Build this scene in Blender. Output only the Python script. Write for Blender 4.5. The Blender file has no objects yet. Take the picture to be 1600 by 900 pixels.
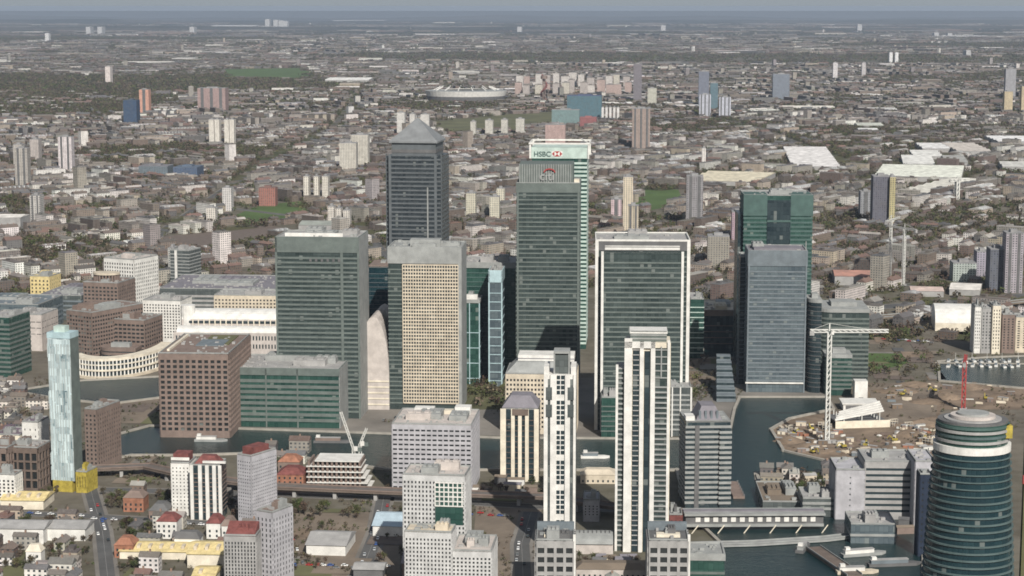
import bpy, math, random
import numpy as np
from mathutils import Vector
R = math.radians
random.seed(7)
rng = np.random.default_rng(7)
scene = bpy.context.scene
COL = scene.collection

# ------------------------------------------------------------------ camera, sky, sun, exposure
F, CX, CY, H = 3050.0, 800.0, 450.0, 340.0
PITCH = math.atan(440.0 / F)
cam_d = bpy.data.cameras.new('camera')
cam = bpy.data.objects.new('camera', cam_d)
COL.objects.link(cam)
cam.location = (0, 0, H)
cam.rotation_euler = (math.pi / 2 - PITCH, 0, 0)
cam_d.sensor_width = 36.0
cam_d.lens = 36.0 * F / 1600.0
cam_d.clip_start = 5.0
cam_d.clip_end = 400000.0
scene.camera = cam

SUN_AZ, SUN_EL = 163.0, 37.0         # clockwise from the view direction; height
world = bpy.data.worlds.new('World')
scene.world = world
world.use_nodes = True
wn = world.node_tree
for n in list(wn.nodes):
    wn.nodes.remove(n)
sky = wn.nodes.new('ShaderNodeTexSky')
sky.sky_type = 'NISHITA'
sky.sun_disc = False
sky.sun_elevation = R(SUN_EL)
sky.sun_rotation = R(SUN_AZ)
sky.altitude = 300
sky.air_density = 1.0
sky.dust_density = 3.0
sky.ozone_density = 1.0
bg = wn.nodes.new('ShaderNodeBackground')
bg.inputs['Strength'].default_value = 0.06
wo = wn.nodes.new('ShaderNodeOutputWorld')
tc = wn.nodes.new('ShaderNodeTexCoord'); sxy = wn.nodes.new('ShaderNodeSeparateXYZ'); wn.links.new(tc.outputs['Generated'], sxy.inputs[0])
mr = wn.nodes.new('ShaderNodeMapRange'); wn.links.new(sxy.outputs[2], mr.inputs[0])
mr.inputs[1].default_value = .02; mr.inputs[2].default_value = .5; mr.inputs[3].default_value = 1.0; mr.inputs[4].default_value = .25
wmix = wn.nodes.new('ShaderNodeMix'); wmix.data_type = 'RGBA'
wn.links.new(mr.outputs[0], wmix.inputs[0]); wn.links.new(sky.outputs[0], wmix.inputs[6]); wmix.inputs[7].default_value = (4.9, 5.5, 6.0, 1)   # thin high cloud, thickest to the horizon
wn.links.new(wmix.outputs[2], bg.inputs[0])
wn.links.new(bg.outputs[0], wo.inputs[0])

sun_d = bpy.data.lights.new('sun', 'SUN')
sun_d.energy = 5.0
sun_d.angle = R(0.6)
sun_d.color = (1.0, 0.95, 0.88)
sun = bpy.data.objects.new('sun', sun_d)
COL.objects.link(sun)
sv = Vector((math.sin(R(SUN_AZ)) * math.cos(R(SUN_EL)), math.cos(R(SUN_AZ)) * math.cos(R(SUN_EL)), math.sin(R(SUN_EL))))
sun.rotation_euler = sv.to_track_quat('Z', 'Y').to_euler()
sun.location = (-300, -300, 900)

scene.view_settings.view_transform = 'Standard'
scene.view_settings.look = 'None'
scene.view_settings.gamma = 1
scene.view_settings.exposure = 0.08
scene.render.engine = 'CYCLES'
scene.cycles.use_denoising = True
scene.cycles.max_bounces = 5
scene.cycles.diffuse_bounces = 2
scene.cycles.glossy_bounces = 3
scene.cycles.volume_bounces = 0
scene.cycles.pixel_filter_type = 'BLACKMAN_HARRIS'
scene.cycles.filter_width = 1.7

# ------------------------------------------------------------------ where a pixel of the photograph lies in the place
cp, sp = math.cos(PITCH), math.sin(PITCH)
def ray(px, py):
    u = CY - py
    return (px - CX, F * cp + u * sp, -F * sp + u * cp)
def G(px, py, z=0.0):
    d = ray(px, py); t = (z - H) / d[2]
    return (d[0] * t, d[1] * t)
def zat(py, D):
    d = ray(CX, py); return H + D * d[2] / d[1]
def xat(px, py, D):
    d = ray(px, py); return D * d[0] / d[1]
def pix(x, y, z=0.0):
    dz = z - H
    f = y * cp - dz * sp; u = y * sp + dz * cp
    return (CX + F * x / f, CY - F * u / f)

# ------------------------------------------------------------------ mesh builder
class MB:
    def __init__(s, xf=None):
        s.v = []; s.f = []; s.uv = []; s.c = []; s.m = []; s.xf = xf
        s.col = (1, 1, 1); s.mi = 0
    def set(s, x=0, y=0, z=0, a=0):
        s.xf = (x, y, z, math.cos(a), math.sin(a)); return s
    def _p(s, p):
        if s.xf:
            x, y, z, c, n = s.xf
            return (x + p[0] * c - p[1] * n, y + p[0] * n + p[1] * c, z + p[2])
        return tuple(p)
    def face(s, pts, uv=None, col=None):
        i = len(s.v)
        s.v += [s._p(p) for p in pts]
        s.f.append(tuple(range(i, i + len(pts))))
        s.uv += uv if uv else [(p[0], p[1]) for p in pts]
        s.c.append(col or s.col); s.m.append(s.mi)
    def box(s, x0, x1, y0, y1, z0, z1, top=True, bottom=False, col=None, u0=0.0):
        w, d = x1 - x0, y1 - y0
        s.face([(x0, y0, z0), (x1, y0, z0), (x1, y0, z1), (x0, y0, z1)], [(u0, z0), (u0 + w, z0), (u0 + w, z1), (u0, z1)], col)
        s.face([(x1, y0, z0), (x1, y1, z0), (x1, y1, z1), (x1, y0, z1)], [(u0 + w, z0), (u0 + w + d, z0), (u0 + w + d, z1), (u0 + w, z1)], col)
        s.face([(x1, y1, z0), (x0, y1, z0), (x0, y1, z1), (x1, y1, z1)], [(0, z0), (w, z0), (w, z1), (0, z1)], col)
        s.face([(x0, y1, z0), (x0, y0, z0), (x0, y0, z1), (x0, y1, z1)], [(0, z0), (d, z0), (d, z1), (0, z1)], col)
        if top: s.face([(x0, y0, z1), (x1, y0, z1), (x1, y1, z1), (x0, y1, z1)], None, col)
        if bottom: s.face([(x0, y1, z0), (x1, y1, z0), (x1, y0, z0), (x0, y0, z0)], None, col)
        return s
    def ring(s, x0, x1, y0, y1, z0, z1, t, col=None):
        s.box(x0 - t, x1 + t, y0 - t, y0, z0, z1, True, True, col)
        s.box(x0 - t, x1 + t, y1, y1 + t, z0, z1, True, True, col)
        s.box(x0 - t, x0, y0, y1, z0, z1, True, True, col)
        s.box(x1, x1 + t, y0, y1, z0, z1, True, True, col)
        return s
    def gable(s, x0, x1, y0, y1, z, rh, ov=0.3, col=None):
        ym = (y0 + y1) / 2; a, b, c, d = x0 - ov, x1 + ov, y0 - ov, y1 + ov
        s.face([(a, c, z), (b, c, z), (b, ym, z + rh), (a, ym, z + rh)], None, col)
        s.face([(b, d, z), (a, d, z), (a, ym, z + rh), (b, ym, z + rh)], None, col)
        s.face([(a, d, z), (a, c, z), (a, ym, z + rh)], None, col)
        s.face([(b, c, z), (b, d, z), (b, ym, z + rh)], None, col)
        return s
    def hip(s, x0, x1, y0, y1, z, rh, inset, col=None):
        i = inset
        t = [(x0 + i, y0 + i, z + rh), (x1 - i, y0 + i, z + rh), (x1 - i, y1 - i, z + rh), (x0 + i, y1 - i, z + rh)]
        b = [(x0, y0, z), (x1, y0, z), (x1, y1, z), (x0, y1, z)]
        for k in range(4):
            s.face([b[k], b[(k + 1) % 4], t[(k + 1) % 4], t[k]], None, col)
        s.face(t, None, col); return s
    def bar(s, a, b, t, col=None):
        a, b = Vector(a), Vector(b); d = (b - a)
        if d.length < 1e-6: return s
        d.normalize()
        up = Vector((0, 0, 1)) if abs(d.z) < .9 else Vector((1, 0, 0))
        e = d.cross(up).normalized() * t / 2; g = d.cross(e).normalized() * t / 2
        q = [e + g, g - e, -e - g, e - g]
        for k in range(4):
            m = (k + 1) % 4
            s.face([a + q[k], a + q[m], b + q[m], b + q[k]], None, col)
        s.face([b + x for x in q], None, col); s.face([a + x for x in reversed(q)], None, col)
        return s
    def prism(s, pts, z0, z1, top=True, bottom=False, closed=True, col=None):
        n = len(pts); u = 0
        for k in range(n if closed else n - 1):
            a, b = pts[k], pts[(k + 1) % n]; L = math.dist(a, b)
            s.face([(a[0], a[1], z0), (b[0], b[1], z0), (b[0], b[1], z1), (a[0], a[1], z1)], [(u, z0), (u + L, z0), (u + L, z1), (u, z1)], col)
            u += L
        if top: s.face([(p[0], p[1], z1) for p in pts], None, col)
        if bottom: s.face([(p[0], p[1], z0) for p in reversed(pts)], None, col)
        return s
    def mesh(s, name, mats):
        me = bpy.data.meshes.new(name)
        me.from_pydata(s.v, [], s.f)
        for m in (mats if isinstance(mats, (list, tuple)) else [mats]): me.materials.append(m)
        if len(me.materials) > 1: me.polygons.foreach_set('material_index', s.m)
        uvl = me.uv_layers.new(name='UVMap')
        uvl.data.foreach_set('uv', np.array(s.uv, dtype=np.float32).ravel())
        ca = me.color_attributes.new('col', 'FLOAT_COLOR', 'CORNER')
        cnt = [len(f) for f in s.f]
        cc = np.ones((len(s.f), 4), dtype=np.float32); cc[:, :3] = np.array(s.c, dtype=np.float32)
        ca.data.foreach_set('color', np.repeat(cc, cnt, axis=0).ravel())
        me.update(); return me
    def build(s, name, mats, parent=None, loc=None, rot=None):
        return obj(name, s.mesh(name, mats), parent, loc, rot)

def obj(name, me, parent=None, loc=None, rot=None):
    o = bpy.data.objects.new(name, me); COL.objects.link(o)
    if parent is not None: o.parent = parent
    if loc is not None: o.location = loc
    if rot is not None: o.rotation_euler = rot
    return o
def tag(o, label, cat, group=None):
    o['label'] = label; o['category'] = cat
    if group: o['group'] = group
    return o
def thing(name, label, cat, x, y, yaw=0.0, z=0.0, group=None):
    o = bpy.data.objects.new(name, None); COL.objects.link(o)
    o.location = (x, y, z); o.rotation_euler = (0, 0, R(yaw)); o.empty_display_size = 5
    return tag(o, label, cat, group)

# ------------------------------------------------------------------ materials
def newmat(name):
    m = bpy.data.materials.new(name); m.use_nodes = True
    nt = m.node_tree; b = nt.nodes['Principled BSDF']
    return m, nt, b
def N(nt, t, **k):
    n = nt.nodes.new(t)
    for a, v in k.items(): setattr(n, a, v)
    return n
def mixc(nt, fac, a, b, blend='MIX'):
    n = N(nt, 'ShaderNodeMix', data_type='RGBA', blend_type=blend)
    for i, v in ((0, fac), (6, a), (7, b)):
        if hasattr(v, 'is_linked') or hasattr(v, 'links'): nt.links.new(v, n.inputs[i])
        else: n.inputs[i].default_value = v if i == 0 else (*v[:3], 1)
    return n.outputs[2]
def math_(nt, op, a, b=None, c=None):
    n = N(nt, 'ShaderNodeMath', operation=op)
    for i, v in enumerate((a, b, c)):
        if v is None: continue
        if hasattr(v, 'links'): nt.links.new(v, n.inputs[i])
        else: n.inputs[i].default_value = v
    return n.outputs[0]
def noise(nt, scale, detail=3, vec=None, rough=.55):
    n = N(nt, 'ShaderNodeTexNoise'); n.inputs['Scale'].default_value = scale
    n.inputs['Detail'].default_value = detail; n.inputs['Roughness'].default_value = rough
    if vec is not None: nt.links.new(vec, n.inputs['Vector'])
    return n.outputs[0]
def remap(nt, v, a, b, c=0.0, d=1.0):
    n = N(nt, 'ShaderNodeMapRange'); nt.links.new(v, n.inputs[0])
    for i, x in zip((1, 2, 3, 4), (a, b, c, d)): n.inputs[i].default_value = x
    return n.outputs[0]
def pos(nt): return N(nt, 'ShaderNodeNewGeometry').outputs['Position']

def plain(name, col, rough=.75, var=.22, scale=.15, spec=.3, metal=0.0):
    m, nt, b = newmat(name)
    p = pos(nt)
    f1 = remap(nt, noise(nt, scale, 5, p), .3, .7)
    c = mixc(nt, f1, tuple(x * (1 - var) for x in col), tuple(min(1, x * (1 + var * .6)) for x in col))
    f2 = remap(nt, noise(nt, scale * 7, 2, p), .35, .75)
    c = mixc(nt, math_(nt, 'MULTIPLY', f2, .25), c, tuple(x * .55 for x in col))
    nt.links.new(c, b.inputs['Base Color'])
    b.inputs['Roughness'].default_value = rough
    b.inputs['Specular IOR Level'].default_value = spec
    b.inputs['Metallic'].default_value = metal
    return m

def glass(name, dark, light, cw=3.0, ch=3.9, amt=.5, rough=.22, blind=.03, lines=.35, spec=.5, sill=.12):
    """curtain wall glazing: one cell a bay and a storey, each a little different; some blinds down"""
    m, nt, b = newmat(name)
    uv = N(nt, 'ShaderNodeUVMap').outputs[0]
    sx = N(nt, 'ShaderNodeSeparateXYZ'); nt.links.new(uv, sx.inputs[0])
    u = math_(nt, 'DIVIDE', sx.outputs[0], cw); v = math_(nt, 'DIVIDE', sx.outputs[1], ch)
    cb = N(nt, 'ShaderNodeCombineXYZ')
    nt.links.new(math_(nt, 'FLOOR', u), cb.inputs[0]); nt.links.new(math_(nt, 'FLOOR', v), cb.inputs[1])
    wnz = N(nt, 'ShaderNodeTexWhiteNoise', noise_dimensions='3D'); nt.links.new(cb.outputs[0], wnz.inputs[0])
    low = N(nt, 'ShaderNodeTexNoise'); low.inputs['Scale'].default_value = .35; low.inputs['Detail'].default_value = 2
    sc_ = N(nt, 'ShaderNodeVectorMath', operation='MULTIPLY'); nt.links.new(cb.outputs[0], sc_.inputs[0]); sc_.inputs[1].default_value = (.35, 1.7, 1)
    nt.links.new(sc_.outputs[0], low.inputs['Vector'])
    f = math_(nt, 'ADD', math_(nt, 'MULTIPLY', wnz.outputs[0], amt * .35), math_(nt, 'MULTIPLY', remap(nt, low.outputs[0], .3, .7), amt))
    c = mixc(nt, f, dark, light)
    bl = math_(nt, 'GREATER_THAN', wnz.outputs[0], 1 - blind)
    c = mixc(nt, math_(nt, 'MULTIPLY', bl, .42), c, (.26, .28, .26))
    fv = math_(nt, 'FRACT', v); fu = math_(nt, 'FRACT', u)
    ln = math_(nt, 'MAXIMUM', math_(nt, 'LESS_THAN', fv, sill), math_(nt, 'LESS_THAN', fu, .09))
    c = mixc(nt, math_(nt, 'MULTIPLY', ln, lines), c, tuple(x * .4 for x in dark))
    nt.links.new(c, b.inputs['Base Color'])
    rr = math_(nt, 'ADD', math_(nt, 'MULTIPLY', wnz.outputs[0], .15), rough)
    nt.links.new(rr, b.inputs['Roughness'])
    b.inputs['Specular IOR Level'].default_value = spec
    return m

def city_wall():
    m, nt, b = newmat('brick and render')
    at = N(nt, 'ShaderNodeAttribute', attribute_name='col').outputs[0]
    oi = N(nt, 'ShaderNodeObjectInfo').outputs['Color']
    c = mixc(nt, 1.0, at, oi, 'MULTIPLY')
    uv = N(nt, 'ShaderNodeUVMap').outputs[0]
    sx = N(nt, 'ShaderNodeSeparateXYZ'); nt.links.new(uv, sx.inputs[0])
    u = math_(nt, 'DIVIDE', sx.outputs[0], 3.4); v = math_(nt, 'DIVIDE', sx.outputs[1], 2.9)
    fu = math_(nt, 'FRACT', u); fv = math_(nt, 'FRACT', v)
    w = math_(nt, 'MULTIPLY', math_(nt, 'COMPARE', fu, .5, .22), math_(nt, 'COMPARE', fv, .55, .24))
    cb = N(nt, 'ShaderNodeCombineXYZ')
    nt.links.new(math_(nt, 'FLOOR', u), cb.inputs[0]); nt.links.new(math_(nt, 'FLOOR', v), cb.inputs[1])
    wnz = N(nt, 'ShaderNodeTexWhiteNoise', noise_dimensions='3D'); nt.links.new(cb.outputs[0], wnz.inputs[0])
    wc = mixc(nt, wnz.outputs[0], (.02, .025, .03), (.12, .13, .13))
    f = remap(nt, noise(nt, .12, 4, pos(nt)), .3, .7)
    c = mixc(nt, math_(nt, 'MULTIPLY', f, .35), c, (.09, .075, .06))
    c = mixc(nt, w, c, wc)
    nt.links.new(c, b.inputs['Base Color']); b.inputs['Roughness'].default_value = .8
    b.inputs['Specular IOR Level'].default_value = .2
    return m
def city_roof():
    m, nt, b = newmat('roofing')
    at = N(nt, 'ShaderNodeAttribute', attribute_name='col').outputs[0]
    oi = N(nt, 'ShaderNodeObjectInfo').outputs['Color']
    c = mixc(nt, 1.0, at, oi, 'MULTIPLY')
    p = pos(nt)
    f = remap(nt, noise(nt, .08, 5, p), .3, .7)
    c2 = mixc(nt, math_(nt, 'MULTIPLY', f, .5), c, (.08, .075, .07))
    f2 = remap(nt, noise(nt, .9, 2, p), .5, .75)
    c2 = mixc(nt, math_(nt, 'MULTIPLY', f2, .3), c2, (.3, .28, .26))
    nt.links.new(c2, b.inputs['Base Color']); b.inputs['Roughness'].default_value = .8
    b.inputs['Specular IOR Level'].default_value = .2
    return m
def foliage():
    m, nt, b = newmat('foliage')
    at = N(nt, 'ShaderNodeAttribute', attribute_name='col').outputs[0]
    oi = N(nt, 'ShaderNodeObjectInfo').outputs['Color']
    c = mixc(nt, 1.0, at, oi, 'MULTIPLY')
    f = remap(nt, noise(nt, .35, 3, pos(nt)), .3, .7, .6, 1.35)
    cb = N(nt, 'ShaderNodeVectorMath', operation='SCALE'); nt.links.new(c, cb.inputs[0]); nt.links.new(f, cb.inputs[3])
    nt.links.new(cb.outputs[0], b.inputs['Base Color']); b.inputs['Roughness'].default_value = .9
    b.inputs['Specular IOR Level'].default_value = .1
    return m
def ground_mat():
    m, nt, b = newmat('land')
    p = pos(nt)
    n1 = remap(nt, noise(nt, .0012, 5, p), .38, .62)
    n2 = remap(nt, noise(nt, .011, 6, p, .65), .35, .65)
    n3 = remap(nt, noise(nt, .07, 4, p), .35, .7)
    c = mixc(nt, n2, (.08, .07, .055), (.17, .15, .12))
    c = mixc(nt, math_(nt, 'MULTIPLY', n1, .55), c, (.07, .072, .04))
    c = mixc(nt, math_(nt, 'MULTIPLY', n3, .25), c, (.26, .24, .21))
    # the fields and woods far beyond the city
    sx = N(nt, 'ShaderNodeSeparateXYZ'); nt.links.new(p, sx.inputs[0])
    far = remap(nt, sx.outputs[1], 9000, 26000)
    n4 = remap(nt, noise(nt, .0004, 6, p, .6), .4, .6)
    cf = mixc(nt, n4, (.03, .036, .028), (.085, .08, .068))
    c = mixc(nt, far, c, cf)
    nt.links.new(c, b.inputs['Base Color']); b.inputs['Roughness'].default_value = .95
    b.inputs['Specular IOR Level'].default_value = .1
    return m
def water_mat():
    m, nt, b = newmat('dock water')
    p = pos(nt)
    f = remap(nt, noise(nt, .01, 3, p), .35, .65)
    c = mixc(nt, f, (.004, .016, .018), (.010, .030, .031))
    nt.links.new(c, b.inputs['Base Color']); b.inputs['Roughness'].default_value = .22
    b.inputs['Specular IOR Level'].default_value = .28
    bp = N(nt, 'ShaderNodeBump'); bp.inputs['Strength'].default_value = .5; bp.inputs['Distance'].default_value = 1.8
    nt.links.new(noise(nt, .16, 6, p, .7), bp.inputs['Height']); nt.links.new(bp.outputs[0], b.inputs['Normal'])
    return m

M = dict(
    wall=city_wall(), roofing=city_roof(), leaf=foliage(), land=ground_mat(), water=water_mat(),
    g_teal=glass('teal glazing', (.02, .032, .031), (.085, .11, .104)),
    g_grey=glass('grey glazing', (.05, .06, .06), (.15, .17, .165)),
    g_blue=glass('blue grey glazing', (.05, .07, .085), (.17, .21, .22)),
    g_green=glass('green glazing', (.012, .04, .033), (.05, .12, .095)),
    g_dark=glass('dark glazing', (.012, .022, .028), (.05, .075, .08)),
    g_steel=glass('steel tower glazing', (.016, .024, .03), (.07, .08, .085), 2.4, 4.0),
    g_navy=glass('navy glazing', (.006, .02, .028), (.022, .058, .065), 2.5, 3.4, .5, .2, .02),
    pane=glass('window pane', (.008, .01, .011), (.06, .065, .065), 1.7, 2.3, .6, .2, .06, 0, .3),
    b_teal=plain('teal grey panel', (.13, .155, .143)), b_grey=plain('grey panel', (.30, .31, .30)),
    b_steel=plain('steel panel', (.115, .128, .135), .5), b_green=plain('green panel', (.07, .122, .11)),
    b_pale=plain('pale green panel', (.46, .56, .51)), b_blue=plain('blue grey panel', (.155, .183, .2)),
    white=plain('white panel', (.69, .68, .64), .6, .2), cream=plain('cream stone', (.7, .64, .52)),
    tan=plain('tan stone', (.58, .51, .40)), brown=plain('brown stone', (.21, .16, .135)), tawny=plain('tawny concrete', (.215, .163, .138)), ringm=plain('tower ring panel', (.085, .125, .125)), finm=plain('pale grey fin', (.42, .48, .48)), pgrey=plain('pale grey panel', (.52, .52, .51)),
    umber=plain('dark brown cladding', (.15, .115, .095)), pink=plain('pinkish stone', (.50, .455, .42)),
    grey=plain('grey concrete', (.34, .335, .325)), dgrey=plain('dark grey metal', (.13, .13, .13)),
    lilac=plain('lilac grey cladding', (.42, .415, .435)), mauve=plain('slate roof', (.2, .19, .21)),
    red=plain('red roof', (.19, .068, .06), .8, .4, .3), redp=plain('red paint', (.36, .06, .055), .6), yellow=plain('yellow roof', (.66, .54, .27), .75, .3, .3),
    yclad=plain('yellow cladding', (.40, .32, .06), .8, .35, .4), cyan=plain('pale blue panel', (.40, .53, .56), .4),
    cyand=glass('blue streaked glazing', (.015, .06, .08), (.56, .66, .67), .9, 5.2, 1.15, .3, 0, 0),
    asphalt=plain('asphalt', (.1, .1, .098), .9, .3, .03), paving=plain('paving', (.2, .185, .165), .9, .35, .02),
    gravel=plain('gravel ground', (.19, .155, .12), .95, .35, .03), mud=plain('excavated earth', (.205, .155, .112), .95, .45, .05),
    grass=plain('mown grass', (.075, .12, .035), .95, .3, .01), rough=plain('rough grass', (.12, .12, .06), .95, .4, .012),
    quay=plain('quay stone', (.33, .31, .27)), track=plain('rail ballast', (.15, .12, .10)),
    blue=plain('navy with painted shade', (.018, .028, .05)), sky_roof=plain('pale blue roof', (.42, .52, .58)),  # blue: shade on the block below the round tower, put into the colour
    trunk=plain('bark', (.08, .065, .05)), tyre=plain('tyre rubber', (.02, .02, .02)),
    brick=plain('orange brick', (.32, .15, .095), .8, .4, .3), steelw=plain('white steel', (.62, .62, .58), .5),
    plum=plain('plum cladding', (.17, .13, .16)), orange=plain('orange plastic', (.42, .2, .1)),
)
m, nt, b = newmat('car paint'); nt.links.new(N(nt, 'ShaderNodeObjectInfo').outputs['Color'], b.inputs['Base Color']); b.inputs['Roughness'].default_value = .3
M['paint'] = m

# ------------------------------------------------------------------ the setting: ground, water, streets
def sheet(name, mat, pts, z, kind='structure', skirt=0.0):
    mb = MB()
    if skirt: mb.prism(pts[::-1] if _cw(pts) else pts, z - skirt, z)
    else: mb.face([(p[0], p[1], z) for p in (pts[::-1] if _cw(pts) else pts)])
    o = mb.build(name, mat); o['kind'] = kind; return o
def _cw(p):
    return sum((p[i][0] - p[i - 1][0]) * (p[i][1] + p[i - 1][1]) for i in range(len(p))) > 0
def PP(*a): return [G(*q) for q in a]
def inside(x, y, poly):
    r = False; n = len(poly); j = n - 1
    for i in range(n):
        xi, yi = poly[i]; xj, yj = poly[j]
        if (yi > y) != (yj > y) and x < (xj - xi) * (y - yi) / (yj - yi) + xi: r = not r
        j = i
    return r
EXT = 150000
sheet('ground', M['land'], [(-EXT, -EXT), (EXT, -EXT), (EXT, EXT), (-EXT, EXT)], 0)
EXCL = []       # world polygons where the city fill may not build
def water(pts, name='dock_water'):
    w = PP(*pts); EXCL.append(w)
    if _cw(w): w = w[::-1]
    sheet(name, M['water'], w, .25)
    mb = MB(); n = len(w)
    for k in range(n):
        a, b = Vector(w[k]), Vector(w[(k + 1) % n]); d = (b - a).normalized(); o = Vector((d.y, -d.x))
        q = [a - d * 1.2, b + d * 1.2, b + d * 1.2 + o * 2.4, a - d * 1.2 + o * 2.4]
        mb.prism([(p.x, p.y) for p in q][::-1], 0.0, 1.6 + .003 * k)
    o = mb.build('quay_edge', M['quay']); o['kind'] = 'structure'
water([(150, 690), (235, 667), (620, 680), (780, 686), (950, 687), (1140, 688), (1150, 640), (1158, 622), (1290, 622), (1300, 640), (1232, 655), (1202, 672),
       (1222, 706), (1290, 722), (1300, 740), (1180, 742), (1196, 790), (1290, 795), (1440, 800), (1440, 960), (1130, 960), (1128, 850), (1076, 800), (1060, 735), (800, 735), (610, 735), (420, 708), (300, 712), (205, 712), (150, 722)])
water([(25, 612), (130, 596), (250, 590), (250, 622), (170, 632), (80, 622)], 'basin_water')
water([(1468, 566), (1540, 560), (1650, 556), (1650, 612), (1560, 604), (1470, 596)], 'marina_water')
water([(1100, 500), (1160, 500), (1160, 560), (1100, 560)], 'north_dock_water')

def strip(name, mat, pts, w, z):
    P = [Vector(G(*q)) for q in pts]; L = []; Rr = []
    for k, p in enumerate(P):
        d = (P[min(k + 1, len(P) - 1)] - P[max(k - 1, 0)]).normalized(); n_ = Vector((-d.y, d.x)) * w / 2
        L.append(p + n_); Rr.append(p - n_)
    mb = MB()
    for k in range(len(P) - 1):
        mb.face([(*Rr[k], z), (*Rr[k + 1], z), (*L[k + 1], z), (*L[k], z)])
    o = mb.build(name, mat); o['kind'] = 'structure'
    return [(L[k] + Rr[k]) / 2 for k in range(len(P))]
ROADS = []
def road(pts, w, z=.12, mat=None, name='road'):
    strip('pavement', M['paving'], pts, w + 5, z - .02)
    c = strip(name, mat or M['asphalt'], pts, w, z)
    strip('road_marking', M['grey'], pts, .15, z + .01)
    ROADS.append((c, w))
for name, mat, z, pts in [
    ('paving', 'paving', .03, [(250, 600), (600, 590), (1160, 590), (1290, 600), (1290, 621), (1150, 621), (1140, 672), (950, 684), (620, 678), (235, 664)]),
    ('paving', 'paving', .05, [(1060, 740), (1180, 745), (1196, 788), (1090, 800)]),
    ('gravel_yard', 'gravel', .07, [(745, 780), (845, 775), (850, 905), (770, 930), (690, 905), (740, 840)]),
    ('gravel_yard', 'gravel', .06, [(420, 800), (625, 800), (625, 905), (420, 905)]),
    ('gravel_yard', 'gravel', .05, [(145, 632), (250, 622), (250, 652), (150, 668)]),
    ('earthworks', 'mud', .08, [(1232, 655), (1202, 672), (1222, 706), (1290, 722), (1460, 715), (1470, 640), (1600, 640), (1640, 605), (1470, 600), (1340, 598), (1320, 640)]),
    ('earthworks', 'gravel', .12, [(1355, 600), (1470, 596), (1462, 650), (1400, 662), (1370, 650)]),
    ('lawn', 'grass', .06, [(350, 345), (400, 322), (478, 313), (480, 338), (400, 352)]),
    ('lawn', 'grass', .06, [(985, 322), (1000, 296), (1060, 296), (1068, 318), (1010, 330)]),
    ('lawn', 'rough', .06, [(720, 590), (800, 590), (800, 640), (720, 640)]),
    ('lawn', 'grass', .06, [(340, 122), (350, 108), (490, 106), (480, 124)]),
    ('lawn', 'rough', .05, [(430, 815), (560, 798), (620, 808), (540, 830), (440, 832)]),
        ('lawn', 'rough', .06, [(660, 190), (800, 178), (930, 172), (830, 200), (700, 210)]),
    ('lawn', 'grass', .055, [(1340, 565), (1420, 550), (1440, 562), (1370, 580)]),
    ('rail_yard', 'track', .06, [(250, 370), (420, 352), (480, 362), (300, 392)]),
]:
    w = PP(*pts); sheet(name, M[mat], w, z)
    if mat in ('grass', 'rough', 'track'): EXCL.append(w)
road([(1290, 486), (1400, 478), (1500, 470), (1650, 458)], 26, .14)
road([(1080, 448), (1300, 452), (1500, 440), (1650, 436)], 16, .13)
road([(-30, 450), (150, 440), (430, 428), (620, 420)], 18, .13)
road([(150, 765), (420, 772), (620, 780), (850, 792), (1060, 800)], 11, .13)
road([(600, 775), (590, 830), (560, 905), (550, 960)], 10, .15)
road([(140, 760), (160, 830), (175, 960)], 9, .16)
road([(-30, 800), (130, 806), (400, 822)], 9, .17)
road([(830, 800), (815, 850), (820, 960)], 10, .18)
road([(800, 300), (1000, 345), (1300, 352), (1650, 330)], 16, .13)
road([(-30, 330), (300, 318), (560, 350), (620, 420)], 14, .13)
road([(240, 372), (420, 250), (520, 200), (560, 150)], 18, .15)
road([(1650, 300), (1350, 262), (1180, 200), (1060, 172)], 22, .15)

# estate and foreground: built by hand
EXCL.append(PP((-80, 640), (-80, 472), (60, 462), (150, 452), (430, 440), (640, 440), (1080, 460), (1300, 488), (1330, 545), (1650, 520), (1680, 760), (1680, 1200), (-80, 1200)))
FOOT = []       # footprints of hand built things: x, y, radius

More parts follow.
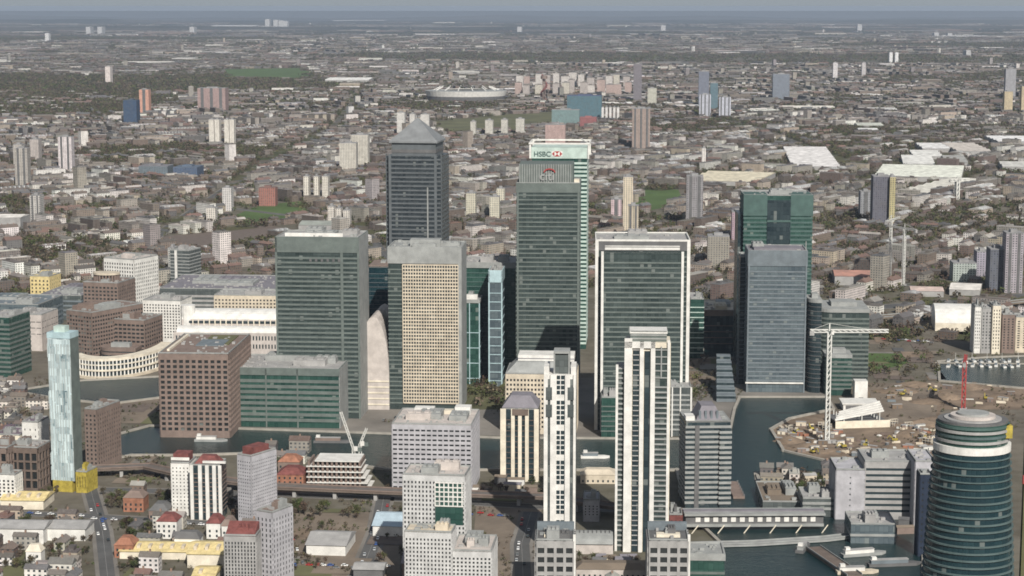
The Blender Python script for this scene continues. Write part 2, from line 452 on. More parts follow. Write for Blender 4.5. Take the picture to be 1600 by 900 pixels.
# ------------------------------------------------------------------ building makers
def place(pxL, pxR, yb, yt):
    D = G(CX, yb)[1]
    return (xat(pxL, yt, D) + xat(pxR, yt, D)) / 2, D, xat(pxR, yt, D) - xat(pxL, yt, D), zat(yt, D)
def foot(x, y, w, d, yaw):
    a = R(yaw); n = max(1, int(round(max(w, d) / max(8, min(w, d)))))
    for i in range(n):
        for j in range(1):
            if w >= d: lx, ly = -w / 2 + (i + .5) * w / n, d / 2
            else: lx, ly = 0, (i + .5) * d / n
            FOOT.append((x + lx * math.cos(a) - ly * math.sin(a), y + lx * math.sin(a) + ly * math.cos(a), .62 * max(min(w, d), w / n if w >= d else d / n)))
def roof_parts(root, w, d, h, roofm, plantm, plants=2, par=1.2, seed=1, ph=(2.5, 5)):
    r = random.Random(seed)
    MB().box(-w / 2, w / 2, 0, d, h, h + .25).build('roof', roofm, root)
    MB().ring(-w / 2 + .5, w / 2 - .5, .5, d - .5, h, h + par, .5).build('parapet', plantm, root)
    vm = MB()
    for k in range(int(6 + w * d / 160)):
        s_ = r.uniform(.6, 1.7); x = r.uniform(-w/2 + 3, w/2 - 3); y = r.uniform(2.5, max(2.6, d - 4))
        vm.box(x - s_, x + s_, y, y + s_ * r.uniform(.8, 3), h + .25, h + .25 + r.uniform(.5, 1.8))
    o = vm.build('roof_vents', M['grey' if seed % 2 else 'b_grey'], root); o['kind'] = 'stuff'
    for k in range(plants):
        pw = w * r.uniform(.18, .42); pd = d * r.uniform(.25, .5)
        x = r.uniform(-w / 2 + pw / 2 + 1, w / 2 - pw / 2 - 1); y = r.uniform(2, max(2.1, d - pd - 2)); z = r.uniform(*ph)
        mb = MB().box(x - pw / 2, x + pw / 2, y, y + pd, h + .25, h + .25 + z)
        for q in range(3):
            a = x - pw / 2 + pw * (q + .2) / 3
            mb.box(a, a + pw * .2, y + pd * .2, y + pd * .7, h + .25 + z, h + z + 1.2)
        mb.build('roof_plant', [plantm, roofm][k % 2], root)
def banded(name, label, cat, pxL, pxR, yb, yt, d, yaw=-4, gm='g_teal', bm='b_teal', pitch=3.9, bh=1.3, fascia=0, fm=None, proud=.35,
           piers=(), pm='white', roofm='grey', plants=2, side=None, z0=5.0, seed=1, fh_gap=0):
    x, y, w, h = place(pxL, pxR, yb, yt)
    root = thing(name, label, cat, x, y, yaw); foot(x, y, w, d, yaw)
    MB().box(-w / 2, w / 2, 0, d, 0, h, u0=seed * 31.3).build('glazing', M[gm], root)
    n = int((h - fascia - z0) / pitch)
    bmesh_ = MB().ring(-w / 2, w / 2, 0, d, 0, bh, proud).mesh('floor_band', M[bm])
    for k in range(n):
        obj('floor_band', bmesh_, root, (0, 0, z0 + k * pitch))
    if fascia:
        MB().ring(-w / 2, w / 2, 0, d, h - fascia, h + 1, proud + .25).build('fascia', M[fm or bm], root)
    for fx, pw, pp in piers:
        MB().box(-w / 2 + fx * w - pw / 2, -w / 2 + fx * w + pw / 2, -pp, .2, 0, h + .5).build('pier', M[pm], root)
    if side:
        MB().box(w / 2 - .1, w / 2 + proud + .4, .8, d - .8, 0, h + .6).build('side_wall', M[side], root)
    roof_parts(root, w, d, h, M[roofm], M['b_grey'], plants, seed=seed)
    return root, w, h, x, y
def punched(name, label, cat, pxL, pxR, yb, yt, d, yaw=-4, wm='brown', nx=8, nz=10, wf=.55, hf=.55, proud=.45, base=4.0, topm=3.0, roofm='grey', plants=2,
            sides=True, gm='pane', parts=100, geom=None, zb=0.0, seed=2, roof=True):
    """wall with real reveals: piers and sills stand proud of the panes"""
    if geom: x, y, w, h = geom
    else: x, y, w, h = place(pxL, pxR, yb, yt)
    root = thing(name, label, cat, x, y, yaw, zb); foot(x, y, w, d, yaw)
    wall = MB().box(-w / 2, w / 2, 0, d, 0, h)
    H_ = h - base - topm; cz = H_ / nz; cx = w / nx
    ny = max(1, int(round(d / cx))); cy = d / ny
    # front, left and right lattices
    def lattice(n, c, L, tf):
        pw = c * (1 - wf)
        for i in range(n + 1):
            a, b_ = i * c - pw / 2, i * c + pw / 2
            a = max(a, 0); b_ = min(b_, L)
            tf(a, b_, 0, h)
        for k in range(nz + 1):
            a = base + k * cz - cz * (1 - hf) / 2; b_ = base + k * cz + cz * (1 - hf) / 2
            if k == 0: a = 0
            if k == nz: b_ = h
            tf(0, L, a, b_, True)
    lattice(nx, cx, w, lambda a, b_, z0, z1, s=False: wall.box(a - w / 2, b_ - w / 2, -proud * (.85 if s else 1), 0, z0, z1, True, True))
    if sides:
        lattice(ny, cy, d, lambda a, b_, z0, z1, s=False: wall.box(w / 2, w / 2 + proud * (.85 if s else 1), a, b_, z0, z1, True, True))
        lattice(ny, cy, d, lambda a, b_, z0, z1, s=False: wall.box(-w / 2 - proud * (.85 if s else 1), -w / 2, a, b_, z0, z1, True, True))
    wall.build('wall', M[wm], root)
    spots = []
    ww, hh = cx * wf / 2 + .02, cz * hf / 2 + .02
    wy = cy * wf / 2 + .02
    for k in range(nz - 1, -1, -1):
        zc = base + (k + .5) * cz
        for i in range(nx): spots.append((0, -w / 2 + (i + .5) * cx, zc))
    side_spots = []
    if sides:
        for k in range(nz - 1, -1, -1):
            for j in range(ny):
                side_spots.append((1, (j + .5) * cy, base + (k + .5) * cz)); side_spots.append((2, (j + .5) * cy, base + (k + .5) * cz))
    spots += side_spots
    pm_ = []
    r = random.Random(seed)
    for q in range(3):
        mb = MB(); mb.set(); mb.xf = None
        u = r.uniform(0, 50)
        mb.face([(-ww, -.06, -hh), (ww, -.06, -hh), (ww, -.06, hh), (-ww, -.06, hh)], [(u, u)] * 4)
        pm_.append(mb.mesh('window', M[gm]))
    rest = MB()
    for i, (f_, a, zc) in enumerate(spots):
        if f_ == 0 and i < parts:
            obj('window', pm_[r.randrange(3)], root, (a, 0, zc))
        else:
            u = r.uniform(0, 90)
            uvs = [(u, u)] * 4
            if f_ == 0: rest.face([(a - ww, -.06, zc - hh), (a + ww, -.06, zc - hh), (a + ww, -.06, zc + hh), (a - ww, -.06, zc + hh)], uvs)
            elif f_ == 1: rest.face([(w / 2 + .06, a - wy, zc - hh), (w / 2 + .06, a + wy, zc - hh), (w / 2 + .06, a + wy, zc + hh), (w / 2 + .06, a - wy, zc + hh)], uvs)
            else: rest.face([(-w / 2 - .06, a + wy, zc - hh), (-w / 2 - .06, a - wy, zc - hh), (-w / 2 - .06, a - wy, zc + hh), (-w / 2 - .06, a + wy, zc + hh)], uvs)
    if rest.f:
        o = rest.build('window_panes', M[gm], root); o['kind'] = 'stuff'
    if roof: roof_parts(root, w, d, h, M[roofm], M['b_grey'], plants, seed=seed)
    return root, w, h, x, y
def bx(root, name, mat, *a, **k):
    return MB().box(*a, **k).build(name, M[mat], root)

# ------------------------------------------------------------------ the tall buildings of the estate
def text(root, s, size, x, y, z, mat, name='sign_lettering'):
    cu = bpy.data.curves.new(name, 'FONT'); cu.body = s; cu.size = size; cu.extrude = .12; cu.offset = .05 * size / 4
    cu.align_x = 'CENTER'; cu.materials.append(M[mat])
    tmp = obj(name, cu); bpy.context.view_layer.update()
    me = bpy.data.meshes.new_from_object(tmp.evaluated_get(bpy.context.evaluated_depsgraph_get())); bpy.data.objects.remove(tmp)
    return obj(name, me, root, (x, y, z), (math.pi / 2, 0, 0))

# steel tower with the pyramid roof
x, y, w, h = place(601, 688, 590, 224)
d = w * 1.0
t = thing('office_tower', 'tallest steel grey tower crowned by a pyramid roof', 'skyscraper', x, y, -8); foot(x, y, w, d, -8)
c = 4.2   # notched corners
oct_ = [(-w/2 + c, 0), (w/2 - c, 0), (w/2 - c, c), (w/2, c), (w/2, d - c), (w/2 - c, d - c), (w/2 - c, d), (-w/2 + c, d), (-w/2 + c, d - c), (-w/2, d - c), (-w/2, c), (-w/2 + c, c)]
MB().prism(oct_, 0, h - 12).build('glazing', M['g_steel'], t)
mb = MB()
for i in range(12):
    a, b_ = Vector(oct_[i]), Vector(oct_[(i + 1) % 12]); dd = (b_ - a).normalized(); o_ = Vector((dd.y, -dd.x)) * .3
    mb.prism([(a.x, a.y), (b_.x, b_.y), ((b_ + o_).x, (b_ + o_).y), ((a + o_).x, (a + o_).y)][::-1], 0, 1.5, True, True)
bm_ = mb.mesh('floor_band', M['b_steel'])
for k in range(int((h - 14) / 4.0)): obj('floor_band', bm_, t, (0, 0, 5 + k * 4.0))
for sx in (-1, 1):
    bx(t, 'corner_pier', 'b_steel', sx * (w/2 - c) - 1.2, sx * (w/2 - c) + 1.2, -.6, .3, 0, h - 10)
    bx(t, 'corner_pier', 'b_steel', w/2 - .2 if sx > 0 else -w/2 - .6, w/2 + .6 if sx > 0 else -w/2 + .2, c, c + 2.4, 0, h - 10)
bx(t, 'facade_spine', 'b_grey', w * .26, w * .26 + 1.2, -.75, .2, h * .55, h - 40)
ins = 5
bx(t, 'crown_storey', 'b_steel', -w/2 + ins, w/2 - ins, ins, d - ins, h - 12, h)
MB().ring(-w/2 + ins, w/2 - ins, ins, d - ins, h - 9, h - 6, .4).build('louvre_band', M['dgrey'], t)
zt = zat(186, y + d / 2) - h
pr = MB(); b4 = [(-w/2 + 3, 3), (w/2 - 3, 3), (w/2 - 3, d - 3), (-w/2 + 3, d - 3)]
pr.box(-w/2 + 3, w/2 - 3, 3, d - 3, h, h + 1.5)
for k in range(4):
    a, b_ = b4[k], b4[(k + 1) % 4]
    for q in range(8):
        f0, f1 = q / 8, (q + 1) / 8 - .012
        A = [a[0] + (0 - a[0]) * f0, a[1] + (d/2 - a[1]) * f0]; B = [b_[0] + (0 - b_[0]) * f0, b_[1] + (d/2 - b_[1]) * f0]
        A1 = [a[0] + (0 - a[0]) * f1, a[1] + (d/2 - a[1]) * f1]; B1 = [b_[0] + (0 - b_[0]) * f1, b_[1] + (d/2 - b_[1]) * f1]
        pr.face([(*A, h + 1.5 + zt * f0), (*B, h + 1.5 + zt * f0), (*B1, h + 1.5 + zt * f1), (*A1, h + 1.5 + zt * f1)])
        f2 = (q + 1) / 8
        A2 = [a[0] + (0 - a[0]) * f2, a[1] + (d/2 - a[1]) * f2]; B2 = [b_[0] + (0 - b_[0]) * f2, b_[1] + (d/2 - b_[1]) * f2]
        if q < 7: pr.face([(*A1, h + 1.5 + zt * f1), (*B1, h + 1.5 + zt * f1), (*B2, h + 1.5 + zt * f2), (*A2, h + 1.5 + zt * f2)], None, None)
pr.build('pyramid_roof', plain('pyramid steel', (.20, .21, .215), .55, .2), t)
MB().bar((0, d/2, h + zt - 1), (0, d/2, h + zt + 5), .6).build('beacon_mast', M['dgrey'], t)

# pale green bank tower behind, with its white crown
t, w, h, x, y = banded('office_tower', 'pale green banded tower with white roof frame and red and white sign', 'skyscraper', 831, 917, 545, 246, 50, -4, 'g_green', 'b_pale', 4.1, 2.1, seed=4, plants=1)
bx(t, 'sign_band', 'b_pale', -w/2 - .6, w/2 + .6, -.8, 50.6, h - 1, h + 10)
MB().ring(-w/2 - 2, w/2 + 2, -1.5, 51.5, h + 13, h + 14.6, 1.0).build('roof_frame', M['white'], t)
for sx in (-1, 1):
    for yy in (-2, 51): bx(t, 'frame_post', 'white', sx * (w/2 + 1.6) - .8, sx * (w/2 + 1.6) + .8, yy, yy + 1.4, h - 1, h + 13)
for sx in (-1, 1):
    MB().bar((sx * (w/2 + 2), -1.5, h + 14), (sx * (w/2 - 6), 8, h + 18), 1).build('roof_strut', M['white'], t)
text(t, 'HSBC', 7.0, -w * .31, -1.1, h + 1, 'b_green')
# hexagon emblem of red and white triangles
ex, ez, s_ = -w * .04, h + 3.6, 2.6
bxs = MB(); zz = -1.0
bxs.face([(ex - 2 * s_, zz, ez - s_), (ex + 2 * s_, zz, ez - s_), (ex + 2 * s_, zz, ez + s_), (ex - 2 * s_, zz, ez + s_)])
em = bxs.build('emblem', M['white'], t)
mb = MB(); q_ = -1.08
for sg in (-1, 1):
    mb.face([(ex + sg * s_, q_, ez - sg * s_), (ex + sg * 2 * s_, q_, ez), (ex + sg * s_, q_, ez + sg * s_)])
    mb.face([(ex - s_, q_, ez + sg * s_), (ex, q_, ez), (ex + s_, q_, ez + sg * s_)][::sg])
mb.build('red_triangle_pattern', M['redp'], em)

# teal bank tower with ribbed crown
t, w, h, x, y = banded('office_tower', 'dark green banded tower with ribbed grey crown and small red arc sign', 'skyscraper', 807, 906, 605, 287, 50, -3, 'g_teal', 'b_teal', 4.0, 1.25, seed=5, plants=0,
    piers=((.02, 1.6, .7), (.98, 1.8, .7)), pm='b_teal')
ct = zat(257, y + 3) - h
bx(t, 'crown', 'b_teal', -w/2 + 2, w/2 - 6, 2, 46, h, h + ct)
mb = MB()
for k in range(22):
    a = -w/2 + 2.5 + k * (w - 9) / 22
    mb.box(a, a + .7, 1.4, 2, h + .5, h + ct + .4)
mb.build('crown_ribs', M['b_grey'], t)
bx(t, 'crown_fascia', 'b_teal', -w/2 - .5, w/2 + .5, -.5, 50.5, h - 8, h + .5)
text(t, 'citi', 11, w * -.02, .9, h + 3, 'b_grey')
arc = MB(); nA = 10
for k in range(nA):
    a0, a1 = math.pi * k / nA, math.pi * (k + 1) / nA
    P0 = (w*.02 + 4.8 * math.cos(a0), .9, h + 10 + 3 * math.sin(a0)); P1 = (w*.02 + 4.8 * math.cos(a1), .9, h + 10 + 3 * math.sin(a1))
    arc.bar(P0, P1, 1.1)
arc.build('sign_arc', M['redp'], t)
bx(t, 'corner_lantern', 'cream', w/2 - 5, w/2 - .5, .2, 6, h - 1, h + 4)

# left green tower on the dock
t, w, h, x, y = banded('office_tower', 'broad grey green glass tower behind the low green glass block', 'office tower', 430, 560, 653, 372, 48, -5, 'g_teal', 'b_teal', 3.9, 1.6, 12, 'b_teal',
    piers=((.0, 1.6, .6), (.80, 2.2, .8), (1.0, 1.6, .8)), pm='b_teal', side='b_grey', seed=6, plants=3)
for k in range(6): bx(t, 'vent_opening', 'dgrey', w * (-.08 + k * .07) - 1, w * (-.08 + k * .07) + 1, -.75, -.4, h - 19.5, h - 17)
bx(t, 'roof_screen', 'white', -w/2 + 6, w/2 - 14, 8, 9, h + .25, h + 3.2)
# low green block
t, w, h, x, y = banded('office_block', 'low wide green glass block with grey roof beside the dock', 'office block', 358, 530, 668, 577, 62, -5, 'g_green', 'b_teal', 4.6, 2.6, 5, 'b_teal', side='b_grey', roofm='grey', plants=3, seed=7,
    piers=((.33, 1.2, .6), (.62, 1.2, .6)), pm='b_teal')
# tan grid tower
t, w, h, x, y = banded('office_tower', 'tower with tan stone window grid between green and grey edges', 'office tower', 606, 720, 640, 388, 45, -4, 'g_teal', 'b_teal', 3.7, 1.2, 13, 'b_grey', seed=8, plants=2, roofm='b_grey', side='b_grey',
    piers=((.985, 2.6, 1.0),), pm='b_grey')
gx0, gx1, gz0, gz1 = -w/2 + .2 * w, w/2 - 2.2, 6, h - 14
bx(t, 'dark_window_wall', 'g_dark' , gx0, gx1, -1.0, -.35, gz0, gz1)
nX, nZ = 21, 40
cx_, cz_ = (gx1 - gx0) / nX, (gz1 - gz0) / nZ
post = MB().box(-.36, .36, -1.75, -1, gz0, gz1, True, True).mesh('grid_post', M['tan'])
for k in range(nX + 1): obj('grid_post', post, t, (gx0 + k * cx_, 0, 0))
rail_ = MB().box(gx0, gx1, -1.6, -1, -.55, .55, True, True).mesh('grid_rail', M['tan'])
for k in range(nZ + 1): obj('grid_rail', rail_, t, (0, 0, gz0 + k * cz_))
bx(t, 'roof_cabin', 'b_grey', -w * .22, w * .2, 12, 24, h, h + 6)

# glass buildings between
t, w, h, x, y = banded('office_tower', 'dark green glass office with grey roof behind the pale glass slab', 'office tower', 722, 806, 590, 412, 48, -4, 'g_green', 'b_green', 4.2, .8, 4, 'b_grey', seed=9, plants=2)
t, w, h, x, y = banded('office_tower', 'slim pale cyan glass slab beside the ribbed crown tower', 'office tower', 764, 784, 604, 424, 30, -4, 'g_blue', 'cyan', 8.0, .7, 10, 'cyan', seed=10, plants=1, piers=((0, 1.2, .6), (1, 1.2, .6)), pm='cyan')
t, w, h, x, y = banded('office_tower', 'short dark glass block with a white roof bar, left of the cyan slab', 'office tower', 721, 749, 600, 470, 30, -4, 'g_green', 'cyan', 14, .7, 2, 'b_grey', seed=11, plants=1, piers=((0, 1, .5), (.45, .8, .5), (1, 1, .5)), pm='cyan')
bx(t, 'roof_bar', 'white', -w/2, w/2 - 2, 3, 8, h + .3, h + 5)
t, w, h, x, y = banded('office_tower', 'dark blue glass tower between the green tower and the tan grid tower', 'office tower', 576, 606, 600, 418, 40, -4, 'g_navy', 'b_steel', 4, .4, seed=12, plants=1)
bx(t, 'roof_deck', 'brown', -w/2, w/2, 0, 40, h + .3, h + 2)

# white framed tower
t, w, h, x, y = banded('office_tower', 'wide green tower edged by two pairs of bright white corner fins', 'office tower', 932, 1077, 672, 378, 52, -2, 'g_teal', 'b_teal', 4.0, 1.2, 7, 'dgrey', seed=13, plants=2, piers=((.006, 2.6, .9), (.994, 2.6, .9)), pm='white')
fw0, fw1 = -w/2 + .065 * w, w/2 - .075 * w
fh = zat(395, y - 7) 
bay = bx(t, 'front_bay', 'g_teal', fw0, fw1, -7, 0, 0, fh)
bm_ = MB().box(fw0, fw1, -7.3, -7, 0, 1.35, True, True).mesh('bay_band', M['b_teal'])
for k in range(int((fh - 8) / 4)): obj('bay_band', bm_, bay, (0, 0, 5 + 4 * k))
for a in (fw0, fw1): bx(t, 'white_fin', 'white', a - 1.0, a + 1.0, -8.0, -6.2, 0, fh + 1)
bx(t, 'white_louvre', 'white', fw0 + 2, fw1 - 2, -.9, -.4, fh + 1.5, h - 3)
bx(t, 'louvre_line', 'dgrey', fw0 + 2, fw1 - 2, -1.0, -.92, fh + 3.6, fh + 4.2)
MB().ring(-w/2, w/2, 0, 52, h + .5, h + 2, .8).build('roof_frame', M['white'], t)
t2, w2, h2, x2, y2 = banded('office_block', 'low grey annex with pale fins at the foot of the white finned tower', 'office block', 1038, 1080, 682, 606, 25, -2, 'g_grey', 'b_grey', 4, 1.4, seed=14, plants=1,
    piers=((0, 1, 1), (.3, 1, 1), (.6, 1, 1), (1, 1.4, 1.2)), pm='white')
t2, w2, h2, x2, y2 = banded('office_block', 'small green glass block between the white high rise and the finned tower', 'office block', 940, 975, 684, 622, 30, -2, 'g_green', 'b_teal', 4, .9, seed=15, plants=2)

# green tower with the dark atrium
t, w, h, x, y = banded('office_tower', 'emerald green tower with a tall dark atrium notch near its top', 'skyscraper', 1163, 1270, 570, 306, 48, -2, 'g_green', 'b_green', 4.1, 1.9, 0, seed=16, plants=2, roofm='b_grey')
bx(t, 'top_fascia', 'b_green', -w/2 - .5, -w * .16, -.7, 30, h - 19, h + 1)
bx(t, 'top_fascia', 'b_green', w * .18, w/2 + .5, -.7, 30, h - 19, h + 1)
bx(t, 'atrium_glass', 'g_dark', -w * .16, w * .18, -.9, 0, h - 54, h - 4)
bx(t, 'atrium_beam', 'b_green', -w * .16, w * .18, -1.3, -.9, h - 25, h - 23)
bx(t, 'side_return', 'g_dark', -w/2 - 5, -w/2 - .4, 6, 44, 0, h - 18)
# front blue grey tower
t, w, h, x, y = banded('office_tower', 'blue grey striped tower rising straight from the dock edge', 'office tower', 1170, 1261, 613, 393, 42, -3, 'g_blue', 'b_blue', 3.9, 1.55, 13, 'b_blue', seed=17, plants=1, z0=10,
    piers=((.01, 1.4, .8), (.99, 1.4, .8)), pm='b_blue', roofm='mauve')
bx(t, 'lobby_canopy', 'white', -w/2 - 1, w/2 - 1, -1.5, 0, 8, 9.2)
bx(t, 'roof_recess', 'mauve', -w/2 + 5, w/2 - 5, 4, 26, h, h + 2.5)
MB().bar((w/2 - 1, 2, h), (w/2 - 1, 2, h + 9), .7).build('roof_mast', M['b_grey'], t)
# left flank slim dark shaft
t, w, h, x, y = banded('office_tower', 'narrow dark shaft wedged left of the blue grey striped tower', 'office tower', 1157, 1166, 600, 402, 30, -3, 'g_dark', 'b_blue', 3.9, .9, seed=18, plants=0)
# stepped curved green building
def curved(name, label, cat, pxL, pxR, yb, yt, d, gm, bm, pitch=4, bh=1.4, r_=14, roofm='b_grey', yaw=-3):
    x, y, w, h = place(pxL, pxR, yb, yt); root = thing(name, label, cat, x, y, yaw); foot(x, y, w, d, yaw)
    def outline(o):
        P = []
        for k in range(9):
            a = math.pi + (math.pi / 2) * k / 8
            P.append((-w/2 + r_ + (r_ + o) * math.cos(a), r_ + (r_ + o) * math.sin(a)))
        P += [(w/2 + o, -o), (w/2 + o, d + o), (-w/2 - o, d + o)]
        return P
    MB().prism(outline(0), 0, h).build('glazing', M[gm], root)
    me = MB().prism(outline(.35), 0, bh, True, True).mesh('floor_band', M[bm])
    for k in range(int((h - 6) / pitch)): obj('floor_band', me, root, (0, 0, 5 + pitch * k))
    MB().prism(outline(.4), h - 2, h + 1.2).build('roof', M[roofm], root)
    MB().box(-w*.2, w*.3, d*.3, d*.7, h + 1.2, h + 5).build('roof_plant', M['b_grey'], root)
    return root, w, h, x, y
curved('office_block', 'rounded grey green office behind the white tower crane', 'office block', 1278, 1358, 604, 485, 55, 'g_teal', 'b_teal', 4, 1.8)
curved('office_block', 'small rounded green office at the foot of the tower crane', 'office block', 1290, 1331, 618, 556, 24, 'g_green', 'b_teal', 4, 1.9, 8)
curved('office_block', 'dark curved glass shaft right of the blue grey striped tower', 'office block', 1264, 1284, 614, 470, 30, 'g_dark', 'dgrey', 4, .5, 9)
banded('office_block', 'low glass hall painted dark with cast shadow, tan striped roof, between the two finned towers', 'office block', 1098, 1158, 545, 486, 70, -3, 'g_dark', 'brown', 6, .8, 5, 'brown', roofm='tan', seed=19, plants=2)  # dark glazing carries the shadow that falls between the towers
banded('office_block', 'green glass block right of the white finned tower', 'office block', 1079, 1100, 560, 468, 40, -3, 'g_green', 'b_pale', 5, .9, seed=20, plants=1)
x, y, w, h = place(1120, 1150, 628, 606)
t = thing('terraced_office', 'low grey building stepping down to the water in terraces', 'office block', x, y, -3); foot(x, y, w, 70, -3)
for k in range(7):
    bx(t, 'terrace', 'b_blue', -w/2 + k * .4, w/2 - k * .3, k * 9, k * 9 + 9, 0, 6 + k * 4.2)
    bx(t, 'terrace_window_band', 'g_dark', -w/2 + k * .4 - .05, w/2 - k * .3 + .05, k * 9 - .15, k * 9 + .5, 3 + k * 4.2, 5 + k * 4.2)

# ------------------------------------------------------------------ west of the estate
punched('apartment_block', 'tall white block with small square windows, the higher left one', 'apartment block', 157, 214, 520, 405, 42, -26, 'white', 12, 18, .5, .55, seed=30, parts=100, roofm='pink')
punched('apartment_block', 'lower white gridded block right of the tall white one', 'apartment block', 222, 283, 535, 470, 34, -10, 'white', 13, 12, .5, .55, seed=31, roofm='grey')
punched('office_block', 'brown stepped block with a dark shaded side facing the basin', 'office block', 97, 150, 572, 487, 70, -32, 'brown', 9, 12, .7, .5, seed=32, roofm='brown')
t, w, h, x, y = punched('office_block', 'brown upper tier with a rounded colonnade, behind the brown stepped block', 'office block', 128, 186, 545, 442, 40, -14, 'brown', 9, 16, .6, .5, seed=33, roofm='brown')
mb = MB(); 
for k in range(13):
    a = math.pi * (1 + k / 12); mb.box(13 * math.cos(a) - .8, 13 * math.cos(a) + .8, 14 + 9 * math.sin(a), 15.6 + 9 * math.sin(a), h, h + 7)
mb.build('colonnade', M['brown'], t)
MB().prism([(14 * math.cos(2 * math.pi * k / 24), 14 + 10 * math.sin(2 * math.pi * k / 24)) for k in range(24)], h + 7, h + 9, True, True).build('rotunda_roof', M['tan'], t)
punched('office_block', 'square brown block with ribbon windows right of the stepped one', 'office block', 168, 228, 568, 500, 38, -16, 'brown', 8, 9, .75, .5, seed=34, roofm='brown')
curved('office_block', 'low brown block with curved corner above the white crescent', 'office block', 152, 212, 578, 546, 20, 'g_dark', 'brown', 4.5, 2.6, 12, 'brown', -6)
# white crescent
x, y = G(158, 592)
t = thing('crescent_building', 'white arcaded crescent curving round the basin', 'building', x, y, 0)
nn = 34
def arcp(o, k):
    a = R(-128 + 122 * k / nn); return ((52 + o) * math.cos(a), 100 + (100 + o) * math.sin(a))
def arcring(o0, o1, z0, z1, mt, nm):
    P = [arcp(o0, k) for k in range(nn + 1)] + [arcp(o1, k) for k in range(nn, -1, -1)]
    return MB().prism(P, z0, z1, True, True).build(nm, M[mt], t)
arcring(3.5, -12, 0, 2.2, 'tan', 'storey_ring'); arcring(1.5, -12, 7, 8.4, 'cream', 'storey_ring'); arcring(.8, -12, 12.2, 13.2, 'cream', 'storey_ring'); arcring(.4, -12, 16.4, 19, 'cream', 'storey_ring')
arcring(-1, -11, 2, 17, 'g_dark', 'glazing')
pm_ = MB().box(-.55, .55, -.8, .8, 2, 17).mesh('column', M['white'])
for k in range(nn + 1):
    for q in (0,):
        if k + q > nn: continue
        a = arcp(0, k + q); obj('column', pm_, t, (a[0], a[1], 0))
for k in range(0, nn, 3): FOOT.append((x + arcp(-6, k)[0], y + arcp(-6, k)[1], 12))

t, w, h, x, y = punched('office_block', 'big brown concrete block with deep window grid and green roof garden', 'office block', 248, 357, 684, 553, 92, -3, 'tawny', 11, 14, .62, .58, .9, seed=35, plants=0, roofm='brown', base=5, topm=4)
bx(t, 'roof_garden', 'rough', -w*.05, w*.36, 40, 84, h + .3, h + 1.0)
bx(t, 'roof_light', 'b_blue', -w*.1, w*.3, 34, 62, h + .3, h + 1.3)
bx(t, 'roof_kerb', 'cream', -w/2 + 4, -w/2 + 6, 10, 84, h + .3, h + 2)
# pinkish white market hall with vaulted roofs
x, y, w, h = place(270, 440, 572, 520)
t = thing('market_hall', 'long white vaulted hall left of the green towers', 'hall', x, y, -3); foot(x, y, w, 60, -3)
bx(t, 'wall', 'pink', -w/2, w/2, 0, 60, 0, h)
pm_ = MB().box(-.6, .6, -.25, 0, -2, 2).mesh('window', M['g_dark'])
for k in range(34):
    for q in range(2): obj('window', pm_, t, (-w/2 + 3 + k * (w - 6) / 33, 0, h - 5 - q * 8))
def vault(root, name, x0, x1, y0, y1, z, rise, mat, n=10):
    P = [(y0 + (y1 - y0) * (1 - math.cos(math.pi * k / n)) / 2, z + rise * math.sin(math.pi * k / n)) for k in range(n + 1)]
    mb = MB()
    for k in range(n):
        a, b_ = P[k], P[k + 1]
        mb.face([(x0, a[0], a[1]), (x1, a[0], a[1]), (x1, b_[0], b_[1]), (x0, b_[0], b_[1])])
    mb.face([(x1, p[0], p[1]) for p in P]); mb.face([(x0, p[0], p[1]) for p in reversed(P)])
    return mb.build(name, M[mat], root)
vault(t, 'vaulted_roof', -w/2 + 3, w/2, 0, 20, h, 5, 'white')
bx(t, 'clerestory', 'g_dark', -w/2 + 6, w/2, 23.4, 24, h + 5.2, h + 7.6)
bx(t, 'upper_wall', 'pink', -w/2 + 3, w/2, 24, 58, h, h + 9)
vault(t, 'upper_vaulted_roof', -w/2 + 3, w/2, 24, 58, h + 9, 8, 'white')
for k in range(18):
    bx(t, 'roof_rib', 'pink', -w/2 + 8 + k * (w - 12) / 17, -w/2 + 9 + k * (w - 12) / 17, 2, 24, h + 2, h + 3)
    MB().box(-w/2 + 8 + k * (w - 12) / 17, -w/2 + 9 + k * (w - 12) / 17, 23.2, 24, h, h + 9.5).build('wall_rib', M['cream'], t)
MB().prism([(-w/2 + 8 + 7 * math.cos(2*math.pi*k/16), 30 + 7 * math.sin(2*math.pi*k/16)) for k in range(16)], h, h + 22).build('round_turret', M['white'], t)
# pink vault right of green tower
x, y, w, h = place(560, 608, 640, 585)
t = thing('market_hall', 'tall pinkish glazed vault squeezed between two green towers', 'hall', x, y, -4); foot(x, y, w, 50, -4)
bx(t, 'wall', 'pink', -w/2, w/2, 0, 74, 0, h)
for k in range(5): bx(t, 'wall_rib', 'cream', -w/2, w/2, -.5, 0, 4 + k * 5, 5.2 + k * 5)
mb = MB(); nA = 12
hz = zat(478, y + 60) - h
for k in range(nA):
    a0, a1 = math.pi * k / nA / 1.0, math.pi * (k + 1) / nA
    p0 = (-w/2 * math.cos(a0), h + hz * math.sin(a0)); p1 = (-w/2 * math.cos(a1), h + hz * math.sin(a1))
    mb.face([(p0[0], 0, p0[1]), (p0[0], 74, p0[1]), (p1[0], 74, p1[1]), (p1[0], 0, p1[1])][::-1])
mb.face([(-w/2 * math.cos(math.pi * k / nA), 0, h + hz * math.sin(math.pi * k / nA)) for k in range(nA, -1, -1)])
mb.build('vaulted_roof', M['pink'], t)
banded('office_block', 'low flat grey block behind the white vaulted hall', 'office block', 248, 430, 500, 452, 110, -4, 'g_grey', 'grey', 5, 2.4, roofm='mauve', seed=21, plants=3)
punched('office_block', 'cream block with yellow tinted windows above the vaulted hall', 'office block', 334, 432, 520, 462, 40, -4, 'tan', 18, 9, .5, .5, seed=36, roofm='grey')
